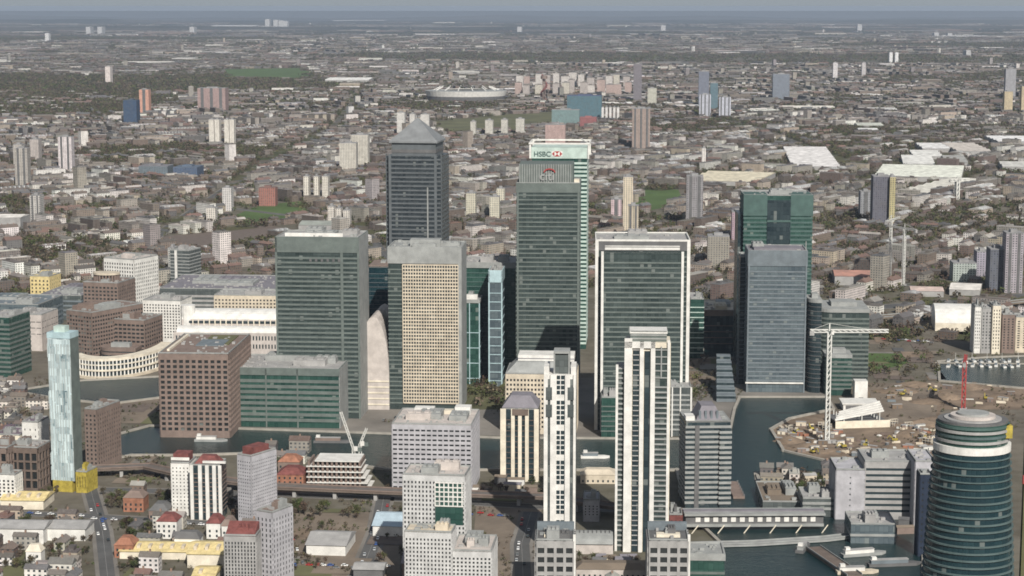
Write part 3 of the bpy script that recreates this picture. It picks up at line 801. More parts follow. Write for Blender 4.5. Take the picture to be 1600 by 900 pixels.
banded('office_tower', 'grey green glass slab with one bright white edge behind the white blocks', 'office tower', 264, 297, 462, 392, 30, -18, 'g_grey', 'b_grey', 4, 1.2, seed=22, piers=((.3, 3, .8),), pm='white')
banded('office_block', 'grey green low block left of the slim streaked tower', 'office block', -40, 62, 520, 476, 70, -8, 'g_blue', 'b_blue', 5, 2, roofm='b_blue', seed=23, plants=3)
banded('office_block', 'wide block with a lilac flat roof above the brown upper tier', 'office block', 60, 128, 500, 462, 70, -8, 'g_grey', 'b_blue', 5, 2, roofm='mauve', seed=24, plants=2)
t, w, h, x, y = punched('office_block', 'blank cream walled block left of the brown blocks', 'office block', 18, 66, 548, 492, 40, -10, 'pink', 5, 3, .8, .12, .3, seed=37, roofm='grey', topm=4, base=14)
banded('office_block', 'dark green glass block cut by the left edge of the view', 'office block', -30, 16, 590, 496, 40, -14, 'g_green', 'b_teal', 4.4, 2.0, seed=25, plants=1)
punched('office_block', 'yellow block standing at far left before the park edge', 'office block', 46, 78, 470, 432, 30, -12, 'yellow', 5, 5, .4, .5, seed=38, roofm='yellow')

# ------------------------------------------------------------------ the near shore
# slim streaked tower
x, y, w, h = place(72, 110, 768, 522)
t = thing('residential_tower', 'slim pale blue tower streaked with dark glazing on a yellow base', 'residential tower', x, y, -14); foot(x, y, w, 20, -14)
bx(t, 'glazing', 'cyand', -w/2, w/2, 0, 13, 8, h)
bx(t, 'crown', 'cyan', -w/2 - .3, w/2 + .3, -.3, 13.3, h - 3, h + 1)
bx(t, 'roof_plant', 'b_pale', -w*.3, w*.2, 3, 10, h + 1, h + 5)
bx(t, 'side_wall', 'b_teal', w/2, w/2 + .5, .3, 12.7, 8, h - 3)
bx(t, 'base_storeys', 'yclad', -w/2 + 1, w/2 - 1, -1, 17, 0, 8)
r5 = random.Random(4); fin = []
for k in range(9):
    xx = -w/2 + .4 + k * (w - .8) / 8; mb = MB(); z = 8
    while z < h - 8:
        z2 = z + r5.uniform(6, 22); xo = r5.uniform(-.5, .5)
        mb.box(xx + xo - .35, xx + xo + .35, -.5, 0, z, min(z2, h - 7), True, True); z = z2 + r5.uniform(.5, 3)
    mb.build('balcony_fin', M['finm'], t)
punched('apartment_block', 'yellow clad block left of the slim streaked tower', 'apartment block', 55, 76, 762, 712, 16, -14, 'yclad', 5, 7, .5, .5, seed=40, roofm='yclad')
punched('apartment_block', 'yellow clad block right of the slim streaked tower', 'apartment block', 118, 136, 770, 738, 16, -14, 'yclad', 4, 8, .5, .5, seed=41, roofm='yclad')
punched('apartment_block', 'brown block rising behind the slim streaked tower', 'apartment block', 131, 152, 735, 640, 34, -18, 'brown', 3, 12, .45, .5, seed=42, roofm='brown')
# white and red block
t, w, h, x, y = punched('apartment_block', 'white apartment tower with red roofs, left of the pair', 'apartment block', 267, 296, 805, 724, 18, -5, 'white', 5, 12, .32, .4, seed=43, roofm='red', topm=2)
bx(t, 'red_crown', 'red', -w/2 + 1, w/2 - 1, 2, 14, h, h + 6); bx(t, 'crown_fascia', 'white', -w/2, w/2, 0, .6, h + 2, h + 4)
t, w, h, x, y = banded('apartment_block', 'white ribbed apartment tower with red roofs, beside the grey slab', 'apartment block', 299, 344, 812, 728, 18, -5, 'g_dark', 'brown', 2.9, .5, seed=44, piers=((0, 2.2, 1.2), (.3, 2.4, 1.3), (.55, 2.4, 1.3), (.8, 2.4, 1.3), (1, 2.2, 1.2)), pm='white', roofm='red', plants=0)
MB().hip(-w/2 + 1, w/2 - 1, 2, 16, h + .5, 5, 4).build('red_hipped_roof', M['red'], t)
bx(t, 'balcony_bar', 'white', -w*.1, w/2 + 4, -1, 1, h + 2, h + 3.4)
t, w, h, x, y = punched('apartment_block', 'grey slab with a red rooftop beside the red roofed white towers', 'apartment block', 368, 395, 820, 712, 26, -32, 'lilac', 6, 17, .5, .4, seed=45, roofm='red')
bx(t, 'red_crown', 'red', -w/2 + 1, w/2 - 1, 4, 20, h, h + 5)
t, w, h, x, y = punched('apartment_block', 'grey striped block with red ribbed roof at the bottom edge', 'apartment block', 350, 400, 925, 838, 26, -4, 'grey', 10, 12, .45, .7, seed=46, roofm='red')
MB().gable(-w/2 + 1, w/2 - 1, 1, 24, h + 1, 5).build('ribbed_red_roof', M['red'], t)
punched('apartment_block', 'grey end pavilion beside the grey striped block', 'apartment block', 398, 428, 915, 800, 20, -30, 'lilac', 4, 12, .4, .6, seed=47, roofm='brown')
def lodge(px0, px1, yb, yt, lab, wm='white', rm='red', d=14, yaw=-4, rh=4):
    x, y, w, h = place(px0, px1, yb, yt)
    t = thing('town_house', lab, 'house', x, y, yaw); foot(x, y, w, d, yaw)
    bx(t, 'wall', wm, -w/2, w/2, 0, d, 0, h)
    n = max(2, int(w / 3.2))
    pm_ = MB().box(-.6, .6, -.12, 0, -.8, .8).mesh('window', M['g_dark'])
    for k in range(n):
        for q in range(max(1, int(h / 3.4))): obj('window', pm_, t, (-w/2 + (k + .5) * w / n, 0, 2 + q * 3.2))
    MB().hip(-w/2 - .4, w/2 + .4, -.4, d + .4, h, rh, min(w, d) * .3).build('hipped_roof', M[rm], t)
    return t, w, h
lodge(244, 276, 842, 815, 'round fronted white house below the left red roofed tower', 'white', 'red')
lodge(322, 344, 842, 818, 'white house with red roof below the ribbed white tower', 'white', 'red')
lodge(346, 362, 845, 822, 'narrow white house right of the ribbed tower foot', 'white', 'brown')
lodge(272, 312, 862, 842, 'low white pavilion in the court behind the long yellow roof', 'white', 'dgrey', 10)
lodge(232, 262, 812, 798, 'small house with dark roof left of the white court', 'brown', 'dgrey', 16)
lodge(192, 224, 800, 778, 'orange brick house with three dark arches', 'brick', 'brown')
t, w, h, = lodge(40, 64, 882, 862, 'little white gabled hut near the bottom left corner', 'white', 'cream', 8)
lodge(178, 208, 872, 852, 'bright orange brick house left of the long yellow roof', 'brick', 'brick')
def yroof(px0, px1, yb, yt, d, lab, yaw=-3, mat='yellow', cat='shed', wm='cream'):
    x, y, w, h = place(px0, px1, yb, yt)
    t = thing('long_roofed_hall', lab, cat, x, y, yaw); foot(x, y, w, d, yaw)
    bx(t, 'wall', wm, -w/2, w/2, 0, d, 0, h)
    MB().gable(-w/2, w/2, 0, d, h, d * .12, .8).build('pitched_roof', M[mat], t)
    mb = MB()
    for k in range(int(w / 7)): mb.box(-w/2 + 3 + k * 7, -w/2 + 5 + k * 7, d * .15, d * .38, h + .8, h + d * .12)
    if mat == 'yellow': mb.build('dormers', M['tan'], t)
    return t
yroof(186, 300, 874, 862, 24, 'long pale yellow roofed hall in the lower left, widest of the yellow roofs')
yroof(292, 350, 888, 866, 30, 'square yellow roofed hall joined to the right end of the long one')
yroof(300, 334, 925, 902, 24, 'small yellow roofed hall cut by the bottom edge')
yroof(0, 68, 796, 782, 26, 'yellow roofed hall at the left edge below the frame building')
yroof(-20, 68, 850, 826, 22, 'long white low building at the left edge', -3, 'grey', 'shed', 'white')
yroof(72, 133, 845, 826, 22, 'long white low building with a bright end wall beside the streets', -3, 'grey', 'shed', 'white')
yroof(478, 540, 868, 852, 34, 'low pale hall with a grey roof on the open ground', -6, 'grey', 'hall', 'white')
yroof(582, 632, 838, 822, 36, 'hall with pale blue roof tucked behind the bay fronted block', -6, 'sky_roof', 'hall', 'white')
yroof(552, 598, 905, 890, 16, 'small grey canopy at the bottom edge right of the junction', -4, 'grey', 'hall', 'dgrey')
yroof(628, 648, 912, 880, 30, 'mauve roofed shed against the foot of the bay fronted block', -4, 'mauve', 'shed', 'brown')
# frame building at left
for (a, b_, yb, yt, lab, wm) in ((-30, 12, 775, 700, 'brown open framed block at the left edge', 'brown'), (16, 60, 772, 700, 'brown open framed block beside the yellow clad one', 'umber')):
    punched('apartment_block', lab, 'apartment block', a, b_, yb, yt, 22, -10, wm, 4, 4, .75, .8, 1.2, seed=hash(lab) % 9 + 50 if False else 50 + int(a > 0), roofm='brown')
punched('apartment_block', 'white walled block between the frame buildings and the streaked tower', 'apartment block', 34, 60, 716, 660, 20, -10, 'white', 3, 4, .2, .3, seed=52, roofm='plum')
punched('apartment_block', 'plum roofed cream block at the left edge', 'apartment block', -10, 32, 712, 680, 26, -10, 'cream', 6, 4, .5, .5, seed=53, roofm='plum')
punched('apartment_block', 'tall white sunlit block in front of the frame buildings', 'apartment block', -12, 24, 790, 742, 12, -10, 'white', 5, 6, .5, .6, seed=54, roofm='brown')

# half built white framed block
x, y, w, h = place(478, 578, 764, 722)
t = thing('unfinished_building', 'half built white concrete frame with open floors by the dock', 'building shell', x, y, -4); foot(x, y, w, 26, -4)
for k in range(6): bx(t, 'floor_slab', 'white', -w/2 + (k > 4) * 6, w/2 - k * 1.5, 0, 24, k * h / 5 - .6 + .7, k * h / 5 + .8)
for k in range(12):
    bx(t, 'column', 'brown', -w/2 + 1 + k * (w - 9) / 11, -w/2 + 2.4 + k * (w - 9) / 11, .5, 23, 0, h)
lodge(432, 474, 765, 742, 'red roofed brick house left of the half built frame', 'brick', 'red', 20)
lodge(434, 468, 740, 722, 'low brown house behind the red roofed brick one', 'brown', 'brick', 16)

# grey block and the bay fronted block
t, w, h, x, y = punched('office_block', 'broad lilac grey block with dashed window rows and a pale cluttered roof', 'office block', 612, 737, 772, 664, 52, -5, 'lilac', 14, 13, .72, .38, seed=60, plants=3, roofm='pink', base=3, topm=2.4)
bx(t, 'roof_box', 'white', -w*.3, -w*.05, 34, 42, h + .3, h + 5); bx(t, 'roof_box', 'white', w*.22, w*.42, 34, 44, h + .3, h + 6); bx(t, 'roof_box', 'cream', -w*.05, w*.22, 36, 42, h + .3, h + 3)
t, w, h, x, y = punched('apartment_block', 'white bay fronted block with a deep green glass opening', 'apartment block', 629, 727, 900, 743, 24, -7, 'pgrey', 17, 20, .45, .55, seed=61, plants=2, roofm='pink')
bx(t, 'green_glass_wall', 'g_green', w*.02, w*.47, -.75, -.5, h * .52, h * .93)
for k in range(7):
    bx(t, 'green_wall_post', 'white', w*.02 + k * w*.45/6.2 - .35, w*.02 + k * w*.45/6.2 + .35, -1.2, -.75, h * .70, h * .93)
for k in range(6): bx(t, 'balcony_ledge', 'white', w*.02, w*.48, -1.3, -.75, h * (.70 + k * .046), h * (.70 + k * .046) + .7)
punched('apartment_block', 'lower white block stepping out below the bay fronted one', 'apartment block', 632, 706, 935, 832, 16, -7, 'pgrey', 13, 13, .45, .55, seed=62, roofm='tan')
punched('apartment_block', 'white block with a cluttered pink roof at the bottom centre', 'apartment block', 706, 768, 935, 862, 34, -5, 'pgrey', 10, 9, .5, .55, seed=63, roofm='pink', plants=3)
# cream striped block
t, w, h, x, y = banded('apartment_block', 'cream and dark vertically striped block with a slate mansard', 'apartment block', 785, 840, 752, 640, 26, -5, 'g_dark', 'umber', 4, .4, seed=64, roofm='mauve', plants=0,
    piers=((0.02, 4, 1), (.3, 2.6, 1.2), (.5, 2.6, 1.2), (.7, 2.6, 1.2), (.97, 3.4, 1)), pm='cream')
bx(t, 'arch_band', 'umber', -w*.22, w*.24, -1.6, -.8, h - 4, h + .5)
MB().hip(-w/2 - .5, w/2 + .5, -.5, 27, h + 1.3, 8, 6).build('mansard_roof', M['mauve'], t)
t, w, h, x, y = punched('office_block', 'tan gridded block with grey sloping roof and a white attic', 'office block', 790, 900, 678, 585, 44, -4, 'tan', 20, 11, .55, .5, seed=65, plants=0, roofm='mauve')
MB().hip(-w/2, w/2, 0, 40, h + .5, 8, 8).build('mansard_roof', M['b_grey'], t)
bx(t, 'white_attic', 'white', -w/2 + 9, w/2 - 2, 14, 36, h + 8, h + 13); bx(t, 'attic_line', 'mauve', -w/2 + 9, w/2 - 2, 13.8, 14, h + 10, h + 10.6)

# white crown tower
x, y, w, h = place(850, 900, 858, 585)
t = thing('residential_tower', 'white tower with stepped crown and a central window column, narrower of the two white ones', 'residential tower', x, y, -3); foot(x, y, w, 24, -3)
bx(t, 'core_wall', 'white', -w/2, w/2, 0, 22, 0, h)
bx(t, 'side_glazing', 'g_grey', -w/2 - .1, w/2 + .1, 3, 20, 0, h - 12)
for a, b_ in ((-w/2, -w*.38), (-w*.30, -w*.12), (w*.16, w*.32), (w*.42, w/2)): bx(t, 'white_rib', 'white', a, b_, -1.2, 0, 0, h)
for a, b_ in ((-w*.38, -w*.30), (w*.32, w*.42)): bx(t, 'dark_groove', 'g_grey', a, b_, -.3, 0, 0, h - 3)
pm_ = MB().box(-1.05, 1.05, -.3, 0, -1.15, 1.15).mesh('window', M['g_dark'])
for k in range(int(h / 3.3)):
    if k % 6 == 5: continue
    for sx in (-1, 1): obj('window', pm_, t, (w*.02 + sx * 1.35, 0, 5 + k * 3.2))
for sx in (-1, 1): bx(t, 'shoulder', 'white', sx * w * .42 - 1.6, sx * w * .42 + 1.6, 0, 18, h, h + 5)
ct = zat(552, y + 8) - h
bx(t, 'crown_shaft', 'g_grey', -w*.18, w*.28, 2, 14, h, h + ct)
for a in (-w*.18, w*.28): bx(t, 'crown_fin', 'b_grey', a - .5, a + .5, 1.3, 14.6, h, h + ct + 1)
bx(t, 'crown_cap', 'b_grey', -w*.2, w*.3, 1, 15, h + ct + 1, h + ct + 2.4)
for sx in (-1, 1):
    for q in range(2): bx(t, 'upper_bay_window', 'g_grey', sx * w*.34 - 1.9, sx * w*.34 + 1.9, -1.5, -1.2, h - 16 - q * 11, h - 8 - q * 11)

# white tall tower
x, y, w, h = place(964, 1048, 862, 536)
t = thing('residential_tower', 'tallest white high rise with bold vertical ribs and a pale roof box', 'residential tower', x, y, -3); foot(x, y, w, 26, -3)
xl = lambda px: -w/2 + (px - 964) / 84 * w
hl = zat(578, y)
bx(t, 'core_wall', 'cream', xl(978), w/2, 0, 26, 0, h)
bx(t, 'left_wing', 'g_teal', -w/2, xl(978), 2, 24, 0, hl)
bm_ = MB().box(-w/2 - .3, xl(978), 1.2, 24.3, 0, 1.1, True, True).mesh('balcony', M['b_grey'])
for k in range(int(hl / 3.3)): obj('balcony', bm_, t, (0, 0, 3 + k * 3.25))
bx(t, 'wing_post', 'white', -w/2 - .5, -w/2 + 1, .4, 2, 0, hl + 3)
for a, b_, top in ((976, 988, 3), (1000, 1006, 1), (1017, 1024, 1), (1043, 1047, 2)): bx(t, 'white_rib', 'white', xl(a), xl(b_), -1.6, 0, 0, h + top)
for a, b_ in ((989, 999), (1007, 1016)): bx(t, 'window_column', 'g_dark', xl(a), xl(b_), -.3, 0, 0, h - 5)
bx(t, 'right_glazing', 'g_teal', xl(1024), xl(1043), -.6, 0, 0, h - 3)
bm_ = MB().box(xl(1024), xl(1043), -1.5, -.6, 0, 1.0, True, True).mesh('balcony', M['b_grey'])
for k in range(int((h - 26) / 3.3)): obj('balcony', bm_, t, (0, 0, 3 + k * 3.3))
bx(t, 'upper_lattice', 'b_grey', xl(1032.5), xl(1034.5), -1.5, -.6, h - 22, h - 2)
for k in range(5): bx(t, 'lattice_bar', 'b_grey', xl(1024), xl(1043), -1.3, -.6, h - 22 + k * 4.4, h - 21.3 + k * 4.4)
for k in range(40):
    bx(t, 'window_sill', 'grey', xl(989), xl(999), -.7, -.3, 4 + k * 3.2, 4.6 + k * 3.2)
bx(t, 'side_glazing', 'g_grey', w/2, w/2 + .3, 2, 24, 0, h - 6)
bx(t, 'top_beam', 'white', xl(976), xl(1024), -1.6, 0, h - 3, h + 1)
MB().box(-w/2, xl(978), 2, 24, hl, hl + .5).build('wing_roof', M['grey'], t)
ct = zat(514, y + 10) - h
bx(t, 'roof_box', 'b_teal', xl(985), xl(1042), 5, 22, h, h + ct - 2)
bx(t, 'roof_box_cap', 'white', xl(984), xl(1043), 4.6, 22.4, h + ct - 2, h + ct - .6)
for k in range(3): bx(t, 'louvre', 'b_grey', xl(985), xl(1042), 4.6, 5, h + 1.5 + k * 2.3, h + 2.4 + k * 2.3)

# banded grey tower with slate top
t, w, h, x, y = banded('residential_tower', 'grey white banded tower with a slate blue stepped top, rising from the dock', 'residential tower', 1072, 1142, 798, 660, 32, 3, 'g_dark', 'b_grey', 3.5, 1.7, seed=66, plants=0)
bx(t, 'dark_slot', 'dgrey', -w*.30, -w*.2, -.9, .2, 0, h - 2)
mb = MB().box(w * .24, w/2 + .6, -2.4, 0, 0, 1.7, True, True).mesh('bay_band', M['b_grey'])
bayg = bx(t, 'bay_glazing', 'g_dark', w * .26, w/2 + .3, -2.0, 0, 0, h - 4)
for k in range(int((h - 8) / 3.5)): obj('bay_band', mb, bayg, (0, 0, 5 + k * 3.5))
bx(t, 'roof_deck', 'b_grey', -w/2, w/2, 0, 32, h + .3, h + 1)
MB().hip(-w*.26, w*.32, 3, 28, h + 1, 9, 4).build('slate_roof', M['mauve'], t)
for k in range(4): bx(t, 'dormer', 'b_blue', -w*.2 + k * w*.13, -w*.15 + k * w*.13, 3.4, 7, h + 1, h + 7)
bx(t, 'roof_plant', 'white', -w*.5, -w*.3, 2, 12, h + 1, h + 4)

# podium blocks at the bottom
for a, b_, lab, sd in ((838, 897, 'blue topped podium below the narrow white tower', 70), (1014, 1076, 'blue topped podium below the tall white high rise', 71)):
    t, w, h, x, y = punched('office_block', lab, 'office block', a, b_, 935, 845, 26, -2, 'grey', 4, 5, .7, .6, 1.0, seed=sd, plants=2, roofm='dgrey')
    bx(t, 'blue_screen', 'b_blue', -w/2, w/2, 22, 25, h, h + 5)
    bx(t, 'roof_ring', 'cream', -w*.3, w*.3, 6, 12, h + .3, h + 2)
    bx(t, 'white_edge', 'white', w/2 - .6, w/2 + .9, -.9, 0, 0, h + 4)
banded('office_block', 'low green glass block with a pale lid by the south water', 'office block', 1077, 1132, 910, 868, 26, -2, 'g_green', 'b_teal', 5, 1.6, 3, 'b_grey', seed=72, plants=0, roofm='b_grey')
t, w, h, x, y = punched('office_block', 'small grey slab between the two white towers', 'office block', 912, 936, 815, 782, 22, -3, 'lilac', 4, 4, .3, .5, seed=73, roofm='lilac', plants=1)
lodge(907, 962, 756, 742, 'small tan waterside pavilion between the two white towers', 'tan', 'tan', 16, -2, 3)
x, y, w, h = place(900, 958, 866, 850)
t = thing('market_hall', 'low vaulted grey hall between the white towers', 'hall', x, y, -2); foot(x, y, w, 22, -2)
bx(t, 'wall', 'pink', -w/2, w/2, 0, 22, 0, h); vault(t, 'vaulted_roof', -w/2, w/2, -1, 23, h, 5, 'b_grey')
for k in range(8): bx(t, 'roof_rib', 'dgrey', -w/2 + 2 + k * w/8.6, -w/2 + 2.6 + k * w/8.6, 8, 14, h + 4.7, h + 5.4)
lodge(900, 1010, 905, 890, 'low brown restaurant between the podium blocks', 'pink', 'gravel', 14, -2, 3)
punched('office_block', 'dark red block squeezed right of the tall white high rise', 'office block', 1046, 1066, 838, 805, 16, -2, 'red', 3, 4, .4, .4, seed=74, roofm='dgrey')

# grey ribbon block on the right
t, w, h, x, y = punched('office_block', 'wide grey block with dark ribbon windows left of the round tower', 'office block', 1352, 1428, 812, 722, 34, -2, 'grey', 1, 8, .96, .42, seed=75, roofm='grey', plants=1, gm='g_dark')
t, w, h, x, y = punched('office_block', 'blank pale grey end tower of the ribbon windowed block', 'office block', 1307, 1351, 812, 735, 34, -2, 'lilac', 1, 7, .05, .3, seed=76, roofm='lilac', plants=0, gm='g_dark')
t, w, h, x, y = punched('office_block', 'pale grey block touching the round tower', 'office block', 1431, 1462, 822, 722, 34, -2, 'lilac', 3, 7, .2, .2, seed=77, roofm='lilac', plants=0)
punched('office_block', 'dark blue shaded block at the foot of the round tower', 'office block', 1438, 1456, 870, 742, 12, -2, 'blue', 2, 12, .3, .3, seed=78, roofm='dgrey', plants=0)  # navy wall colour holds the shade beside the round tower
banded('office_block', 'low grey striped wing left of the pale grey end tower', 'office block', 1255, 1306, 808, 780, 30, -2, 'g_grey', 'b_grey', 3.6, 1.8, seed=79, plants=2)
banded('office_block', 'low dark roofed wing beside the south water', 'office block', 1192, 1252, 800, 785, 56, -2, 'g_grey', 'b_grey', 3.6, 1.8, seed=80, plants=3, roofm='gravel')
t, w, h, x, y = banded('office_block', 'grey block on piles with a pale canopy over the south basin', 'office block', 1330, 1400, 850, 820, 30, -2, 'g_blue', 'b_grey', 4, 1.6, seed=81, plants=2)

# round tower
Dr = 905.0; xr = xat(1520, 655, Dr); hr = zat(649, Dr)
t = thing('residential_tower', 'round dark teal tower with a white ring, cut by the bottom edge', 'residential tower', xr, Dr, 0); FOOT.append((xr, Dr, 34))
def rad(z):
    q = (hr - z) / hr
    return 17.0 + 5.6 * min(1, q * 1.6) ** .8
def ringpts(r, n=48, e=.92): return [(r * math.cos(2 * math.pi * k / n), r * e * math.sin(2 * math.pi * k / n)) for k in range(n)]
mb = MB(); nz_ = 20
for k in range(nz_):
    z0, z1 = (hr - 14) * k / nz_, (hr - 14) * (k + 1) / nz_
    A, B = ringpts(rad(z0) - .8), ringpts(rad(z1) - .8); n = len(A); L = 2 * math.pi * 20 / n
    for i in range(n):
        j = (i + 1) % n
        mb.face([(*A[i], z0), (*A[j], z0), (*B[j], z1), (*B[i], z1)], [(i * L, z0), (i * L + L, z0), (i * L + L, z1), (i * L, z1)])
mb.build('glazing', M['g_navy'], t)
k = 0; z = 4
while z < hr - 16:
    MB().prism(ringpts(rad(z)), z, z + (.5 if z > hr - 38 else .8), True, True).build('floor_ring', M['ringm'], t); z += 3.4
MB().prism(ringpts(rad(hr - 13)), hr - 16, hr - 12.6, True, True).build('white_ring', M['white'], t)
for q, (zo, r0, mt) in enumerate(((-11, 17.4, 'grey'), (-8.6, 17.2, 'ringm'), (-6.2, 17.4, 'grey'), (-4.2, 17.2, 'b_green'))):
    MB().prism(ringpts(r0), hr + zo, hr + zo + 1.2, True, True).build('crown_ring', M[mt], t)
MB().prism(ringpts(16.6), hr - 13, hr - 2.5).build('crown_glazing', M['g_green'], t)
mb = MB(); A, B = ringpts(17.2), ringpts(16.2)
MB().prism(ringpts(16.4), hr - 2.6, hr - 1.4, True, True).build('roof', M['dgrey'], t)
MB().prism(ringpts(13.4), hr - 1.5, hr - .9, True, True).build('roof_disc', M['grey'], t)
MB().prism(ringpts(10.5), hr - .8, hr + .6).build('roof_disc', M['pink'], t)
MB().prism(ringpts(7.5), hr + .6, hr + 1.6).build('roof_disc', M['b_grey'], t)
MB().box(13.4, 16.6, -9.5, -5.5, hr - 9, hr - 3).build('yellow_hoarding', M['yclad'], t)
# hoist beside it
x0 = xr + 26.0
t = thing('construction_hoist', 'tall thin olive and white hoist shaft right of the round tower', 'hoist', x0, Dr - 4, 0)
bx(t, 'shaft', 'rough', -1.6, 1.6, 0, 3, 0, hr + 2)
bx(t, 'mast', 'white', 2.2, 3.6, 0, 1.4, 0, hr + 2)
bx(t, 'cage', 'redp', -2.6, 3.4, -1.2, 0, hr - 32, hr - 28)
for k in range(int(hr / 6)): bx(t, 'tie', 'grey', -1.6, 2.2, .4, .9, k * 6, k * 6 + .5)

# cluster of slabs at the right edge
for i, (a, b_, yb, yt, wm, lab) in enumerate(((1524, 1533, 552, 480, 'white', 'thin white edged slab, first of the cluster by the marina'), (1535, 1550, 552, 482, 'grey', 'grey slab second in the cluster by the marina'), (1552, 1564, 553, 478, 'cream', 'cream ribbed slab in the middle of the marina cluster'),
        (1567, 1586, 552, 492, 'brown', 'brown and cream slab in the marina cluster'), (1588, 1615, 551, 496, 'tan', 'tan slab cut by the right edge near the marina'))):
    punched('apartment_block', lab, 'apartment block', a, b_, yb, yt, 22, -4, wm, 3, 12, .4, .5, seed=90 + i, plants=1)
x, y, w, h = place(1462, 1522, 518, 505)
t = thing('warehouse', 'white barrel roofed shed left of the marina slabs', 'shed', x, y, -8); foot(x, y, w, 60, -8)
bx(t, 'wall', 'cream', -w/2, w/2, 0, 60, 0, h); vault(t, 'barrel_roof', -w/2, w/2, 0, 60, h, 16, 'white')

# ------------------------------------------------------------------ railway viaduct, station on the water, footbridge
def viaduct(name, label, cat, pts, w, z, step=28, mat='track', rails=True, th=1.6):
    P = [Vector(G(*q)) for q in pts]
    t = thing(name, label, cat, P[0].x, P[0].y, 0)
    mb = MB(); off = P[0]; tr = MB()
    L = []; Rr = []
    for k, p in enumerate(P):
        d = (P[min(k + 1, len(P) - 1)] - P[max(k - 1, 0)]).normalized(); n_ = Vector((-d.y, d.x)) * w / 2
        L.append(p + n_ - off); Rr.append(p - n_ - off)
    mb.prism([(p.x, p.y) for p in Rr + L[::-1]], z - th, z, True, True)
    mb.build('deck', M[mat], t)
    for S in (L, Rr):
        pm = MB()
        for k in range(len(S) - 1): pm.bar((*S[k], z + .5), (*S[k + 1], z + .5), .8)
        pm.build('parapet', M['b_grey' if not rails else 'brown'], t)
    if rails:
        for s_ in (-.28, -.12, .12, .28):
            rm = MB()
            for k in range(len(P) - 1):
                c0 = (L[k] + Rr[k]) / 2 + (L[k] - Rr[k]) * s_; c1 = (L[k + 1] + Rr[k + 1]) / 2 + (L[k + 1] - Rr[k + 1]) * s_
                rm.bar((*c0, z + .1), (*c1, z + .1), .25)
            rm.build('rail', M['dgrey'], t)
    pier = MB().box(-1.2, 1.2, -w * .3, w * .3, 0, z - th).mesh('pier', M['grey'])
    for k in range(len(P) - 1):
        d = P[k + 1] - P[k]; n = max(1, int(d.length / step)); a = math.atan2(d.y, d.x)
        for i in range(n):
            c = P[k] + d * (i + .5) / n - off
            obj('pier', pier, t, (c.x, c.y, 0), (0, 0, a))
    return t
viaduct('railway_viaduct', 'brown railway viaduct on grey piers crossing behind the white towers', 'viaduct', [(150, 745), (230, 742), (300, 758), (430, 774), (620, 782), (850, 790), (960, 806), (1075, 816)], 11, 7)
viaduct('elevated_road', 'long raised road on piers behind the building site and marina slabs', 'flyover', [(1300, 512), (1400, 504), (1500, 492), (1640, 476)], 13, 8, 34, 'gravel', False)
viaduct('footbridge', 'pale elevated walkway across the water right of the banded tower', 'bridge', [(1074, 856), (1180, 853), (1290, 846), (1340, 840)], 6, 2.2, 22, 'b_grey', False)
x, y, w, h = place(1072, 1288, 830, 803)
t = thing('railway_station', 'long grey station with a row of white windows spanning the water', 'station', x, y, 1); foot(x, y, w, 14, 0)
bx(t, 'platform', 'b_grey', -w/2, w/2, 0, 16, 3, 4.6); bx(t, 'wall', 'dgrey', -w/2, w/2, 2, 14, 4.6, h - 1.4)
bx(t, 'roof', 'b_grey', -w/2 - 1, w/2 + 1, 0, 16, h - 1.4, h); bx(t, 'roof_ridge', 'mauve', -w/2 - 1, w/2 + 1, 6, 10, h, h + .8)
pm_ = MB().box(-1.6, 1.6, -.3, 0, -1.5, 1.5).mesh('window', M['white'])
for k in range(14): obj('window', pm_, t, (-w/2 + 8 + k * (w - 12) / 13.5, 1.9, 7.4))
for k in range(6):
    st = MB().bar((-w/2 + 8 + k * 17, 0, 4), (-w/2 + 3 + k * 17, -6, 0), .5).build('raking_strut', M['cream'], t)
t = thing('jetty', 'brown timber jetty with red planks at the banded tower foot', 'jetty', *G(1150, 770), 0)
mb = MB().box(-4, 4, -18, 26, .3, 2.0); mb.build('deck', M['brown'], t)
for k in range(6): bx(t, 'pile', 'dgrey', 3.2, 4.4, -16 + k * 8, -15 + k * 8, 0, 3)

